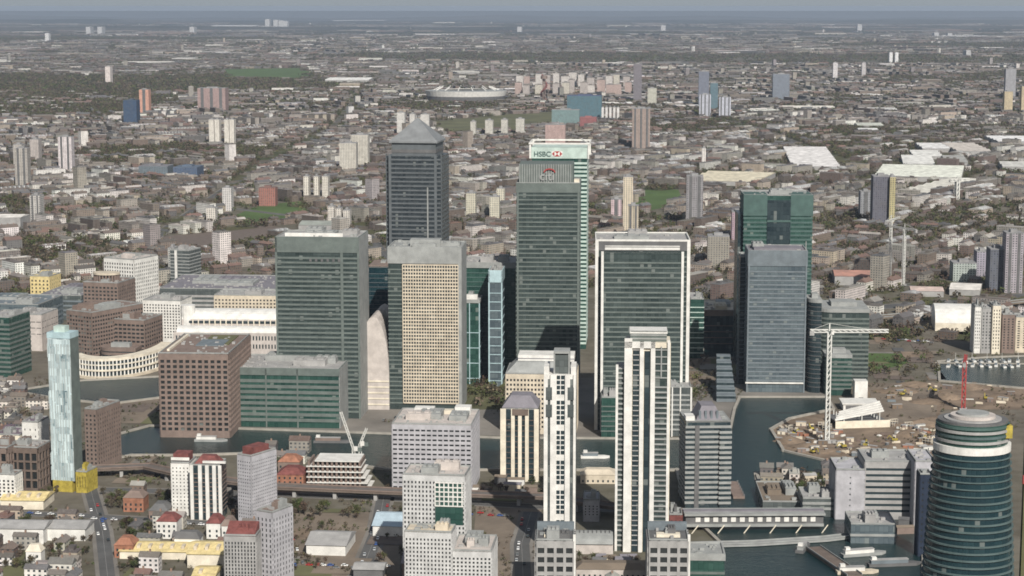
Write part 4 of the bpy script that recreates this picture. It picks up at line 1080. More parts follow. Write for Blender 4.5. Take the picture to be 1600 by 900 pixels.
# ------------------------------------------------------------------ cranes
def lattice(mb, a, b_, wd, step, t=.3):
    a, b_ = Vector(a), Vector(b_); d = b_ - a; L = d.length; d.normalize()
    up = Vector((0, 1, 0)) if abs(d.z) > .7 else Vector((0, 0, 1))
    e = d.cross(up).normalized() * wd / 2; g = d.cross(e).normalized() * wd / 2
    cs = [e + g, g - e, -e - g, e - g]
    for c_ in cs: mb.bar(a + c_, b_ + c_, t)
    n = max(2, int(L / step))
    for k in range(n):
        p, q = a + d * L * k / n, a + d * L * (k + 1) / n
        for i in range(4):
            mb.bar(p + cs[i], q + cs[(i + 1) % 4], t * .7)
    return mb
def tower_crane(label, px, yb, yt, jibL, jibR, yaw, mat='steelw', wd=2.4, th=.5, group=None):
    x, y = G(px, yb); hgt = zat(yt, y)
    t = thing('tower_crane', label, 'tower crane', x, y, yaw, group=group)
    bx(t, 'base_block', 'grey', -3, 3, -3, 3, 0, 1.5)
    lattice(MB(), (0, 0, 1.5), (0, 0, hgt), wd, wd * 1.6, th).build('mast', M[mat], t)
    lattice(MB(), (1, 0, hgt + 1), (jibR, 0, hgt + 1), wd * .7, wd * 1.6, th * .8).build('jib', M[mat], t)
    lattice(MB(), (-1, 0, hgt + 1), (-jibL, 0, hgt + 1), wd * .7, wd * 1.6, th * .8).build('counter_jib', M[mat], t)
    bx(t, 'counterweight', 'grey', -jibL - .5, -jibL + 3, -1.4, 1.4, hgt - 2.5, hgt + 1)
    bx(t, 'cab', 'white', 1, 3.2, -2.6, -.8, hgt - 1.6, hgt + .8)
    ap = MB().bar((0, 0, hgt + 1), (0, 0, hgt + 7), th); ap.build('apex', M[mat], t)
    MB().bar((0, 0, hgt + 7), (jibR * .7, 0, hgt + 2), .22).build('tie_cable', M[mat], t)
    MB().bar((0, 0, hgt + 7), (-jibL * .9, 0, hgt + 2), .22).build('tie_cable', M[mat], t)
    MB().bar((jibR * .55, 0, hgt), (jibR * .55, 0, hgt - 14), .2).build('hoist_rope', M['dgrey'], t)
    return t
tower_crane('tall white tower crane standing on the brown building site', 1292, 692, 519, 15, 46, 0, 'steelw', 2.8, .95)
tower_crane('white tower crane, left one behind the orange roofed site', 1390, 440, 345, 22, 36, 62, 'steelw', 2.4, .7)
tower_crane('white tower crane, right one behind the orange roofed site', 1411, 446, 358, 22, 36, 118, 'steelw', 2.4, .7)
tower_crane('red tower crane between the marina and the round tower', 1505, 640, 566, 10, 26, 75, 'redp', 2.8, .9)
def luffing(label, px, yb, yt, reach, rise, yaw):
    x, y = G(px, yb); hgt = zat(yt, y)
    t = thing('luffing_crane', label, 'crane', x, y, yaw)
    lattice(MB(), (0, 0, 0), (0, 0, hgt), 2, 3, .5).build('mast', M['steelw'], t)
    lattice(MB(), (0, 0, hgt), (-reach, 0, hgt + rise), 1.4, 3, .4).build('jib', M['steelw'], t)
    bx(t, 'cab', 'white', 0, 3, -1.5, 1.5, hgt - 1, hgt + 2); bx(t, 'counterweight', 'b_teal', 3, 6, -1.5, 1.5, hgt - 1.5, hgt + 1)
luffing('small white luffing crane leaning left over the half built frame', 553, 740, 702, 9, 28, 0)
luffing('small white luffing crane leaning right beside the dock', 563, 728, 694, -5, 12, 8)

# ------------------------------------------------------------------ the building site
x, y = G(1345, 668)
t = thing('steel_roof_frame', 'row of slanting white steel beams on the building site', 'steel frame', x, y, 8); FOOT.append((x, y, 30))
for k in range(5):
    MB().bar((-22 + k * 3, k * 7, 7), (20 + k * 1.5, k * 7 + 3, 13 + k * .4), 1.5).build('beam', M['white'], t)
    for q in range(3): MB().bar((-14 + q * 15, k * 7 + 1, 0), (-14 + q * 15, k * 7 + 1, 9 + q * 1.5), .7).build('post', M['steelw'], t)
MB().box(-22, 24, -2, -1, 0, 6).build('hoarding', M['cream'], t)
bx(t, 'deck', 'dgrey', -20, 22, 0, 32, 4, 5)
x, y, w, h = place(1318, 1372, 642, 632)
t = thing('site_hall', 'white flat roofed hall behind the slanting steel beams', 'hall', x, y, -2); foot(x, y, w, 22, -2)
bx(t, 'wall', 'white', -w/2, w/2, 0, 22, 0, h); bx(t, 'roof', 'white', -w/2 - 1, w/2 + 1, -1, 23, h, h + 1); bx(t, 'slot', 'dgrey', -w/2 + 2, w/2 - 2, -.3, 0, h - 4, h - 1)
x, y, w, h = place(1336, 1356, 628, 596)
t = thing('site_hall', 'small bright white box beside the rounded green office', 'hall', x, y, -2); bx(t, 'wall', 'white', -w/2, w/2, 0, 12, 0, h); bx(t, 'door', 'dgrey', -2, 2, -.2, 0, 0, 4)
rs = random.Random(11)
colours = ['tan', 'cream', 'white', 'brick', 'brown', 'tan', 'umber', 'b_blue', 'grey', 'mud', 'tan', 'cream', 'steelw', 'mud', 'brown', 'mud', 'grey', 'tawny', 'tawny']
sn = 0
for k in range(235):
    px, py = rs.uniform(1212, 1462), rs.uniform(662, 714)
    if px < 1240 and (py > 704 or py < 668): continue
    if 1322 < px < 1372 and py < 690: continue
    if k > 190: px, py = rs.uniform(1380, 1580), rs.uniform(598, 640)
    x, y = G(px, py)
    if any((x - a) ** 2 + (y - b_) ** 2 < r * r for a, b_, r in FOOT): continue
    m_ = rs.choice(colours)
    L, W_, hh = rs.uniform(2, 9), rs.uniform(1.2, 3.0), rs.uniform(.7, 3.6)
    ms = {'tan': 'tan', 'cream': 'cream', 'white': 'white', 'brick': 'brick red', 'brown': 'brown', 'orange': 'orange', 'umber': 'dark brown', 'tawny': 'dull brown', 'redp': 'red', 'b_blue': 'blue grey', 'grey': 'grey', 'mud': 'earth coloured', 'steelw': 'pale steel'}[m_]
    t = thing('site_cabin' if hh > 2.4 else 'material_stack', '', 'site cabin' if hh > 2.4 else 'material stack', x, y, rs.uniform(-40, 40), .15, group='cabins and stacks on the building site')
    t['auto'] = f'{"long" if L > 7 else "short"} {ms} {"cabin" if hh > 2.4 else "stack of materials"} on the earth'
    if hh > 2.4:
        bx(t, 'body', m_, -L/2, L/2, -W_/2, W_/2, 0, hh); bx(t, 'roof', 'grey', -L/2 - .2, L/2 + .2, -W_/2 - .2, W_/2 + .2, hh, hh + .25)
        bx(t, 'door', 'dgrey', -.5, .5, -W_/2 - .1, -W_/2, 0, 2.1)
    else:
        mb = MB()
        for q in range(5): 
            u = rs.uniform(0, .3); mb.box(-L/2 + u, L/2 - rs.uniform(0, .8), -W_/2 + q * W_/5, -W_/2 + (q + .85) * W_/5, 0, hh * rs.uniform(.5, 1))
        mb.build('stacked_material', M[m_], t)
    sn += 1
for k, (px, py, a) in enumerate(((1240, 680, 20), (1268, 672, 100), (1318, 700, 200), (1352, 698, 60), (1398, 690, 150), (1438, 690, 10), (1270, 708, 300), (1410, 618, 40), (1460, 612, 190), (1540, 624, 80))):
    x, y = G(px, py)
    t = thing('excavator', '', 'excavator', x, y, a, .2, group='excavators on the building site'); t['auto'] = 'yellow tracked excavator on the earth'
    for sy in (-1.3, 1.3): bx(t, 'track', 'tyre', -2.2, 2.2, sy - .4, sy + .4, 0, .9)
    bx(t, 'body', 'yclad', -2, 1.6, -1.4, 1.4, 1, 2.4); bx(t, 'cab', 'g_dark', .2, 1.7, -1.3, 0, 2.4, 3.5)
    MB().bar((1.2, .6, 2), (4.4, .6, 4.6), .6).build('boom', M['yclad'], t); MB().bar((4.4, .6, 4.6), (6.2, .6, 1.6), .45).build('dipper_arm', M['yclad'], t)
    bx(t, 'bucket', 'dgrey', 5.7, 6.9, 0, 1.3, .6, 1.7)
for k in range(16):
    A = [(1235, 676), (1290, 668), (1400, 665), (1455, 690), (1340, 708)][k % 5]
    x, y = G(A[0] + rs.uniform(-14, 14), A[1] + rs.uniform(-5, 5)); t = thing('scaffold_stack', '', 'scaffold', x, y, rs.uniform(0, 180), .2, group='scaffolds on the building site'); t['auto'] = 'low scaffold frame of pale tubes on the earth'
    fr = MB()
    for q in range(4):
        for sy in (-1.2, 1.2): fr.bar((q * 2.4, sy, 0), (q * 2.4, sy, 4), .18)
    fr.build('upright_frame', M['steelw'], t); dk = MB(); dk.box(-.3, 7.5, -1.3, 1.3, 1.9, 2.05); dk.box(-.3, 7.5, -1.3, 1.3, 3.9, 4.05); dk.build('boards', M['tan'], t)
# earth heaps
for k, (px, py, r_, hh) in enumerate(((1232, 690, 12, 5), (1262, 700, 16, 4), (1420, 680, 14, 5), (1400, 700, 12, 3), (1480, 622, 16, 5), (1430, 602, 18, 4), (1560, 622, 15, 4), (1300, 706, 14, 3), (1350, 704, 15, 4), (1440, 664, 16, 5), (1250, 676, 11, 3), (1400, 612, 20, 4), (1450, 628, 18, 3), (1520, 606, 18, 4))):
    x, y = G(px, py); mb = MB(); n = 18; prev = None; r6 = random.Random(k)
    for q in range(6):
        f = q / 5; rr = r_ * (1 - f ** 1.4) ; ring_ = [(rr * (1 + .15 * r6.uniform(-1, 1)) * math.cos(2*math.pi*i/n), rr * .7 * (1 + .15 * r6.uniform(-1, 1)) * math.sin(2*math.pi*i/n), .1 + hh * f) for i in range(n)]
        if prev:
            for i in range(n): mb.face([prev[i], prev[(i+1) % n], ring_[(i+1) % n], ring_[i]])
        prev = ring_
    o = mb.build('earth_heap', M['mud'], None, (x, y, 0)); o['kind'] = 'structure'
# ------------------------------------------------------------------ landmarks further off
BROWNISH = [(.15, .112, .092), (.19, .145, .115), (.12, .096, .082), (.24, .195, .16), (.165, .118, .105), (.21, .185, .165), (.155, .15, .148)]
PALE = [(.4, .37, .32), (.66, .63, .58), (.34, .31, .27), (.3, .28, .25), (.74, .72, .68), (.42, .36, .29)]
ROOFS = [(.10, .088, .08), (.13, .115, .105), (.155, .125, .105), (.12, .12, .125), (.2, .185, .165), (.17, .105, .085)]
FLAT = [(.17, .162, .155), (.23, .215, .2), (.13, .13, .135), (.42, .4, .37), (.19, .168, .145), (.15, .135, .122)]
def slab(name, label, cat, pxL, pxR, yb, yt, d, wall, roof=(.3, .3, .3), yaw=-4, plant=True, stripes=0, group=None):
    x, y, w, h = place(pxL, pxR, yb, yt)
    t = thing(name, label, cat, x, y, yaw, group=group); foot(x, y, w, d, yaw)
    o = MB().box(-w/2, w/2, 0, d, 0, h, col=wall).build('wall', M['wall'], t)
    for k in range(stripes):
        a = -w/2 + (k + .5) * w / stripes
        MB().box(a - w / stripes * .16, a + w / stripes * .16, -.6, 0, 0, h + .5).build('stair_strip', M['dgrey'], t)
    MB().box(-w/2, w/2, 0, d, h, h + .8, col=roof).build('roof', M['roofing'], t)
    if plant: MB().box(-w*.2, w*.2, d*.3, d*.7, h + .8, h + 4, col=roof).build('lift_housing', M['roofing'], t)
    return t
T = 'tower_block'; TC = 'tower block'
slab(T, 'lone white tower left of the wooded belt', TC, 90, 111, 268, 214, 22, (.72, .66, .66), stripes=2)
slab(T, 'grey tower at the far left edge beside the white lone one', TC, 22, 42, 295, 232, 20, (.45, .42, .38), stripes=2)
slab(T, 'cream tower rising over the trees at the far left', TC, 20, 34, 262, 226, 22, (.5, .47, .43))
slab(T, 'deep blue block standing before the pink tower', TC, 192, 213, 195, 157, 40, (.035, .075, .15), (.05, .08, .12))
slab(T, 'orange pink tower behind the deep blue block', TC, 217, 232, 180, 140, 30, (.7, .38, .28), stripes=1)
slab(T, 'white tower alone on the far dark green common', TC, 164, 172, 130, 104, 40, (.8, .72, .68))
slab(T, 'wide pinkish grey block left of the white tower group', TC, 308, 352, 175, 138, 50, (.42, .3, .28), stripes=3)
for i, (a, b_) in enumerate(((326, 334), (335, 342), (350, 357), (358, 365))):
    slab(T, ['leftmost', 'second', 'third', 'rightmost'][i] + ' of four slim white towers standing side by side', TC, a, b_, 226, 187, 24, (.78, .74, .66), group='four slim white towers')
slab(T, 'cream tower on the left of the three above the red roofs', TC, 530, 556, 268, 224, 30, (.6, .57, .5))
slab(T, 'cream tower behind the cream tower above the red roofs', TC, 548, 575, 258, 211, 26, (.58, .55, .48))
for i, (a, b_, yb, yt) in enumerate(((620, 632, 212, 176), (640, 648, 216, 178), (657, 670, 212, 179), (735, 743, 214, 190), (758, 770, 212, 188), (783, 793, 212, 187), (806, 819, 212, 186))):
    slab(T, ['white tower left of the pyramid tip', 'white tower behind the pyramid tip', 'white tower right of the pyramid tip', 'faint cream tower, first of four right of the pyramid', 'cream tower, second of four right of the pyramid', 'cream tower, third of four right of the pyramid', 'cream tower, fourth of four right of the pyramid'][i], TC, a, b_, yb, yt, 26, (.7, .68, .64) if i < 3 else (.6, .58, .52))
slab(T, 'cream tower with a pale sunlit side above the white framed roof', TC, 974, 989, 372, 277, 24, (.66, .58, .45), stripes=0)
slab(T, 'cream striped tower half hidden by the white framed roof', TC, 981, 998, 385, 322, 20, (.5, .44, .34), stripes=2)
slab(T, 'small pink and white tower left of the cream sunlit one', TC, 955, 971, 345, 312, 20, (.62, .48, .5), stripes=1)
slab(T, 'grey tower right of the small park', TC, 1073, 1099, 352, 276, 28, (.28, .27, .28), stripes=2)
slab(T, 'brown grey wide tower behind the low terraces right of the park', TC, 988, 1016, 236, 170, 40, (.38, .3, .26), stripes=3)
slab(T, 'pink square tower block above the pale green bank tower', TC, 852, 883, 232, 195, 40, (.5, .36, .33))
slab(T, 'slim white tower far right of the bank towers', TC, 1097, 1103, 262, 232, 24, (.8, .76, .72))
slab(T, 'dark slate tower with a yellow lit edge near the white wedge roof', TC, 1365, 1391, 352, 276, 34, (.13, .13, .16), stripes=0)
slab(T, 'olive slab painted as the lit edge of the dark slate tower', TC, 1391, 1400, 353, 277, 30, (.45, .4, .22))  # slate tower's sunlit side, the light put into the olive colour
slab(T, 'black and white slab left of the dark slate tower', TC, 1345, 1362, 338, 300, 30, (.3, .31, .33), stripes=1)
slab(T, 'cream tower of the pair near the right edge', TC, 1570, 1583, 178, 143, 30, (.6, .5, .33))
slab(T, 'cream tower cut by the right edge', TC, 1597, 1612, 178, 135, 30, (.6, .5, .33))
slab(T, 'grey tower behind the cream pair near the right edge', TC, 1572, 1588, 155, 108, 30, (.38, .38, .4))
slab(T, 'thin white tower left of the middle of the right horizon', TC, 1302, 1309, 125, 98, 30, (.75, .72, .72))
slab(T, 'short white tower right of the thin white one', TC, 1347, 1353, 120, 98, 30, (.6, .57, .57))
slab(T, 'left of two tiny bright white towers on the right', TC, 1390, 1395, 99, 82, 50, (.9, .9, .9))
slab(T, 'right of two tiny bright white towers on the right', TC, 1399, 1404, 99, 82, 50, (.9, .9, .9))
slab(T, 'purple grey tower cut by the right edge behind the marina slabs', TC, 1573, 1600, 458, 365, 26, (.38, .35, .38), stripes=2)
slab(T, 'dark slate block left of the purple grey tower', TC, 1548, 1572, 455, 390, 30, (.12, .13, .16))
slab(T, 'pale green grey block left of the dark slate block', TC, 1490, 1526, 440, 412, 30, (.4, .45, .42), stripes=0)
slab(T, 'small purple block with white attic above the pale green one', TC, 1527, 1546, 432, 394, 26, (.34, .32, .38))
slab(T, 'pink walled slab with a white frame left of the emerald tower', TC, 1144, 1160, 380, 332, 30, (.45, .33, .38), stripes=1)
slab(T, 'brown grey block behind the white finned tower', TC, 1106, 1140, 420, 370, 30, (.3, .28, .24), stripes=0)
slab(T, 'tall dark blue tower in the distant cluster right of the village', TC, 1092, 1108, 168, 112, 34, (.2, .22, .28))
slab(T, 'green blue slab in the distant cluster', TC, 1110, 1122, 172, 130, 34, (.12, .2, .24))
slab(T, 'pale blue striped tower in front of the distant cluster', TC, 1093, 1111, 182, 148, 34, (.58, .6, .68), stripes=3)
slab(T, 'second pale blue striped tower in front of the distant cluster', TC, 1124, 1142, 184, 152, 34, (.58, .6, .68), stripes=3)
slab(T, 'grey blue square tower right of the distant cluster', TC, 1208, 1234, 158, 116, 40, (.22, .25, .3))
slab(T, 'slim dark tower above the white village blocks', TC, 990, 1003, 160, 100, 34, (.22, .2, .22))
slab(T, 'cream square block right of the slim dark tower', TC, 1012, 1026, 165, 138, 30, (.55, .54, .46))
slab(T, 'pale tower over the wooded belt near the left', TC, 46, 60, 252, 218, 22, (.5, .45, .42))
slab(T, 'white tower at the left end of the terraces by the park', TC, 347, 361, 330, 294, 20, (.62, .6, .58))
slab(T, 'white tower with pale top left of the park', TC, 322, 336, 348, 325, 18, (.66, .62, .56))
slab(T, 'red brick tower at the upper corner of the park', TC, 404, 430, 322, 294, 22, (.34, .155, .125), (.22, .12, .1))
for i, (a, b_) in enumerate(((474, 482), (490, 497), (503, 512))):
    slab(T, ['leftmost', 'middle', 'rightmost'][i] + ' of three white ribbed towers behind the park', TC, a, b_, 312, 276, 20, (.7, .66, .58), group='three white ribbed towers behind the park')
for i, (a, b_) in enumerate(((512, 522), (524, 533), (536, 546))):
    slab(T, ['leftmost', 'middle', 'rightmost'][i] + ' of three cream towers just above the grey green tower', TC, a, b_, 358, 323 + 3 * i, 20, (.66, .62, .56), group='three cream towers above the grey green tower')
slab(T, 'cream tower near the crown tower, the left one among the trees', TC, 728, 743, 340, 302, 20, (.58, .55, .44))
slab(T, 'cream tower near the crown tower, the right one among the trees', TC, 765, 780, 345, 308, 20, (.6, .57, .46))
slab(T, 'cream tower topmost among the trees left of the crown tower', TC, 776, 788, 325, 295, 18, (.6, .57, .46))
slab(T, 'grey slab with a white top left of the low white block', TC, 46, 62, 350, 306, 22, (.55, .53, .5), stripes=2)
slab(T, 'white slab in the streets above the white blocks', TC, 262, 272, 430, 388, 22, (.4, .4, .38))
slab(T, 'small white tower on the far left common', TC, 70, 76, 66, 52, 60, (.8, .8, .8))
for i, (a, yt, yb) in enumerate(((137, 42, 54), (155, 42, 54), (299, 42, 52), (417, 30, 44), (430, 31, 44), (438, 32, 44), (445, 33, 44), (811, 42, 50), (1036, 40, 50), (1343, 38, 48), (1463, 51, 57), (1484, 52, 57), (1513, 79, 88))):
    slab(T, ['left of two white specks of towers on the left horizon', 'right of two white specks of towers on the left horizon', 'white speck of a tower left of the horizon towers', 'first of four pale horizon towers', 'second of four pale horizon towers', 'third of four pale horizon towers', 'fourth of four pale horizon towers', 'white speck of a tower above the oval stadium', 'pale blue speck of a tower right of centre horizon', 'white speck of a tower on the right horizon', 'white low speck in the right horizon haze', 'white wider speck in the right horizon haze', 'bright white block alone far right'][i], TC, a - 3, a + 4, yb, yt, 150, (.6, .6, .6), (.55, .55, .55), plant=False)
# the village of pale blocks right of the stadium
rv = random.Random(3)
for i in range(26):
    px = 806 + (i % 13) * 14 + rv.uniform(-3, 3); yb = (150 if i < 13 else 138) + rv.uniform(-2, 2)
    t = slab('village_block', '', 'apartment block', px, px + rv.uniform(9, 13), yb, yb - rv.uniform(16, 24), 40, rv.choice([(.5, .38, .34), (.6, .56, .48), (.66, .62, .58), (.5, .45, .42)]), rv.choice(FLAT), group='pale village blocks right of the stadium')
    t['auto'] = ('front row' if i < 13 else 'back row') + ' pale block of the village'
for i in range(5):
    slab('village_block', ['first', 'second', 'third', 'fourth', 'fifth'][i] + ' of five striped white blocks right of the blue hall', 'apartment block', 940 + i * 6, 943.5 + i * 6, 188, 168, 30, (.8, .78, .76), group='striped white blocks right of the blue hall')
# oval stadium
x, y = G(727, 160); Rw = 65 / F * math.hypot(x, y) ; hs = zat(146, y - 0)
t = thing('stadium', 'large oval grey stadium with a dark base, left of the red lattice tower', 'stadium', x, y + Rw * .8, 0); FOOT.append((x, y + Rw * .8, Rw * 1.1))
el = lambda r, n=48: [(r * math.cos(2*math.pi*k/n), r * .86 * math.sin(2*math.pi*k/n)) for k in range(n)]
def ringwall(n0, r0, z0, r1, z1, mt):
    A, B = el(r0), el(r1); mb = MB(); n = len(A)
    for i in range(n): mb.face([(*A[i], z0), (*A[(i+1) % n], z0), (*B[(i+1) % n], z1), (*B[i], z1)])
    return mb.build(n0, M[mt], t)
hs = 38
ringwall('podium_wall', Rw * .93, 0, Rw * .96, hs * .5, 'dgrey'); ringwall('outer_wall', Rw * .96, hs * .5, Rw, hs, 'white')
ringwall('roof', Rw, hs, Rw * .62, hs + 3, 'b_grey'); ringwall('seating_bowl', Rw * .62, 4, Rw * .9, hs - 4, 'grey'); ringwall('roof_edge', Rw * .62, hs + 1, Rw * .62, hs + 3, 'white')
MB().prism(el(Rw * .6), 0, 3).build('field', M['rough'], t)
for k in range(14):
    a = 2 * math.pi * k / 14; MB().bar((Rw * .8 * math.cos(a), Rw * .69 * math.sin(a), hs + 1), (Rw * .62 * math.cos(a), Rw * .53 * math.sin(a), hs + 14), 2.5).build('light_tower', M['white'], t)
x, y = G(850, 160)
t = thing('lattice_tower', 'twisted dark red lattice tower right of the oval stadium', 'tower', x, y, 0)
pts_ = [(14 * math.cos(.9 * k) * (1 - k / 22), 14 * math.sin(.9 * k) * (1 - k / 22), k * 9.0) for k in range(12)]
mb = MB()
for k in range(11): mb.bar(pts_[k], pts_[k + 1], 5)
mb.build('twisted_loop', M['red'], t); lattice(MB(), (0, 0, 0), (0, 0, 95), 8, 14, 2.4).build('shaft', M['brown'], t)
MB().prism([(12 * math.cos(k), 12 * math.sin(k)) for k in [2*math.pi*i/12 for i in range(12)]], 84, 95, True, True).build('viewing_deck', M['brown'], t)
slab('sports_hall', 'blue hall with a dark curved roof right of the red lattice tower', 'hall', 886, 940, 186, 150, 60, (.09, .18, .22), (.07, .1, .2))
slab('sports_hall', 'teal block in front of the blue hall', 'hall', 862, 905, 196, 172, 40, (.2, .3, .3))
slab('sports_hall', 'red walled hall below the teal block', 'hall', 906, 932, 200, 184, 50, (.3, .11, .11), (.32, .13, .13))
slab('warehouse', 'low blue block in the streets on the left', 'warehouse', 270, 308, 278, 262, 60, (.08, .12, .2), (.1, .14, .2))
slab('warehouse', 'low teal block left of the low blue block', 'warehouse', 216, 262, 276, 260, 50, (.15, .19, .22), (.2, .2, .22))
def shed(label, pxL, pxR, yb, yt, d, col, yaw=0, wall=(.3, .3, .3), rise=.06):
    if 215 < yb < 320: d *= 2.2
    x, y, w, h = place(pxL, pxR, yb, yt); h = max(h, 7)
    t = thing('warehouse', label, 'warehouse', x, y, yaw); foot(x, y, w, d, yaw)
    MB().box(-w/2, w/2, 0, d, 0, h, col=wall).build('wall', M['dgrey' if sum(wall) < .5 else 'grey'], t)
    n = max(1, int(d / 45)); mb = MB()
    for k in range(n): mb.gable(-w/2, w/2, k * d / n, (k + 1) * d / n, h, d / n * rise, .5, col=col)
    mb.build('pitched_roof', M['roofing'], t); return t
shed('large white roofed warehouse, biggest on the right plain', 1238, 1312, 266, 260, 260, (.8, .78, .76), -6)
shed('long white wedge roofed warehouse above the dark slate tower', 1368, 1500, 284, 276, 130, (.82, .84, .74), -14)
shed('white roofed warehouse above the wedge roofed one', 1412, 1460, 262, 256, 110, (.8, .8, .76), -10)
shed('second white roofed warehouse stepping up behind the wedge', 1428, 1472, 249, 244, 80, (.78, .78, .74), -8)
shed('small white roofed warehouse, top of the stepped row', 1442, 1484, 238, 232, 80, (.8, .8, .78), -6)
shed('pale brown roofed warehouse right of the stepped row', 1496, 1548, 243, 236, 120, (.6, .55, .5), -4)
shed('grey roofed shed right of the second stepped one', 1478, 1512, 260, 254, 90, (.4, .4, .38), -10)
shed('white roofed warehouse cut by the right edge', 1560, 1640, 228, 221, 90, (.85, .85, .84), -4)
shed('pale shed below the white one at the right edge', 1568, 1650, 268, 261, 60, (.62, .62, .58), -10)
shed('wide pale triangular roofed shed right of the dark slate tower', 1402, 1452, 306, 300, 150, (.72, .7, .62), -30)
shed('long pale roof beyond the cluster, left one', 1222, 1305, 172, 169, 120, (.8, .76, .68), -4)
shed('long pale roof beyond the cluster, right one', 1346, 1402, 176, 172, 130, (.62, .62, .6), -6)
shed('low pale green roof in the right plain', 1340, 1380, 200, 196, 110, (.6, .62, .55), -6)
shed('white bright shed with two pale strips beyond the plain', 1342, 1372, 207, 204, 60, (.8, .8, .78), -4)
shed('white roof low beside the slender mast on the right', 1440, 1466, 195, 191, 70, (.8, .76, .7), 0)
shed('white long roof left of the stadium on the marsh', 508, 576, 130, 125, 260, (.88, .88, .84), 0)
shed('grey white velodrome like roof right behind the stadium', 714, 750, 118, 113, 200, (.6, .58, .52), 12)
shed('white roof row on the far left plain', 190, 262, 101, 98, 250, (.7, .68, .62), 0)
shed('pale roof row on the far left plain', 268, 300, 95, 92, 250, (.66, .64, .6), 0)
shed('long thin white roof beneath the four horizon towers', 330, 400, 42, 40, 500, (.85, .85, .85), 0)
shed('bright white roof right of the four horizon towers', 520, 600, 34, 32, 700, (.7, .72, .75), 0)
shed('pale curved roof terrace above the emerald tower', 1072, 1180, 290, 283, 100, (.72, .66, .5), -18)
shed('orange clay coloured depot behind the curved green office', 1305, 1380, 446, 432, 60, (.5, .26, .2), -6, (.45, .2, .15))
shed('white strip roofs of a depot below the pale green grey block', 1484, 1530, 462, 456, 60, (.8, .76, .7), -16)
shed('cream strip roof right of the white strip roofs', 1424, 1474, 464, 458, 40, (.66, .52, .46), -8)
shed('low white domed building at the left edge above the trees', -20, 32, 362, 340, 50, (.8, .77, .72), -4, (.5, .5, .46))
shed('grey green flat roofed station behind the grey green tower', 466, 536, 380, 352, 60, (.35, .38, .34), -4)
# gantry lit orange and cranes beyond
tower_crane('slender white crane on the right plain', 1495, 312, 282, 16, 24, 20, 'steelw', 5, 2)

# ------------------------------------------------------------------ the city: streets of houses, blocks and sheds
def ang(x, y): return .55 * math.sin(x / 1700 + 1) + .45 * math.sin(y / 2100 + x / 4100)
cell = {}
def regrid():
    cell.clear()
    for (a, b_, r) in FOOT:
        for i in range(int((a - r) // 80), int((a + r) // 80) + 1):
            for j in range(int((b_ - r) // 80), int((b_ + r) // 80) + 1): cell.setdefault((i, j), []).append((a, b_, r))
regrid()
def hit(x, y, rad_=0):
    for (a, b_, r) in cell.get((int(x // 80), int(y // 80)), ()):
        if (x - a) ** 2 + (y - b_) ** 2 < (r + rad_) ** 2: return True
    return False
RB = []
for c, w in ROADS:
    for k in range(len(c) - 1): RB.append((c[k].x, c[k].y, c[k + 1].x, c[k + 1].y, w / 2))
def near_road(x, y, m):
    for ax, ay, bx_, by_, w in RB:
        dx, dy = bx_ - ax, by_ - ay; t = max(0, min(1, ((x - ax) * dx + (y - ay) * dy) / (dx * dx + dy * dy)))
        if (x - ax - t * dx) ** 2 + (y - ay - t * dy) ** 2 < (w + m) ** 2: return True
    return False
def excl(x, y):
    return any(inside(x, y, p) for p in EXCL)
WOODS = [PP(*p) for p in ([(-40, 178), (-40, 150), (180, 140), (300, 158), (190, 176), (60, 186)], [(110, 262), (130, 232), (420, 226), (440, 240), (300, 256)], [(0, 300), (60, 330), (50, 350), (-20, 340)],
    [(820, 330), (880, 320), (1070, 345), (1060, 372), (900, 372)], [(0, 372), (60, 378), (250, 400), (230, 418), (0, 400)], [(1400, 330), (1520, 320), (1620, 345), (1600, 372), (1420, 370)],
    [(120, 120), (330, 108), (500, 112), (520, 128), (200, 136)], [(600, 300), (640, 300), (640, 420), (600, 420)], [(1380, 125), (1600, 110), (1650, 118), (1500, 132)], [(600, 160), (665, 150), (800, 165), (700, 180), (620, 178)],
    [(1180, 235), (1240, 200), (1640, 195), (1650, 232), (1480, 225), (1400, 245), (1300, 240)], [(930, 195), (1080, 185), (1240, 190), (1200, 205), (1000, 212)], [(1260, 330), (1345, 330), (1345, 380), (1280, 385)])]
def wood(x, y): return any(inside(x, y, p) for p in WOODS)
INDUS = PP((1130, 330), (1130, 190), (1640, 180), (1640, 330))
items = []      # dist, kind, x, y, ang, w, d, h, wall, roof, rtype
trees = []      # x, y, scale, height, tint
plots = MB()
rc = random.Random(21)
def jit(c, s=.18):
    g = 1 + rc.uniform(-s, s); return tuple(max(.02, v * g * (1 + rc.uniform(-.03, .03))) for v in c)
def add(kind, x, y, a, w, d, h, wall, roof, rt):
    items.append([y, kind, x, y, a, w, d, h, jit(wall), jit(roof), rt])
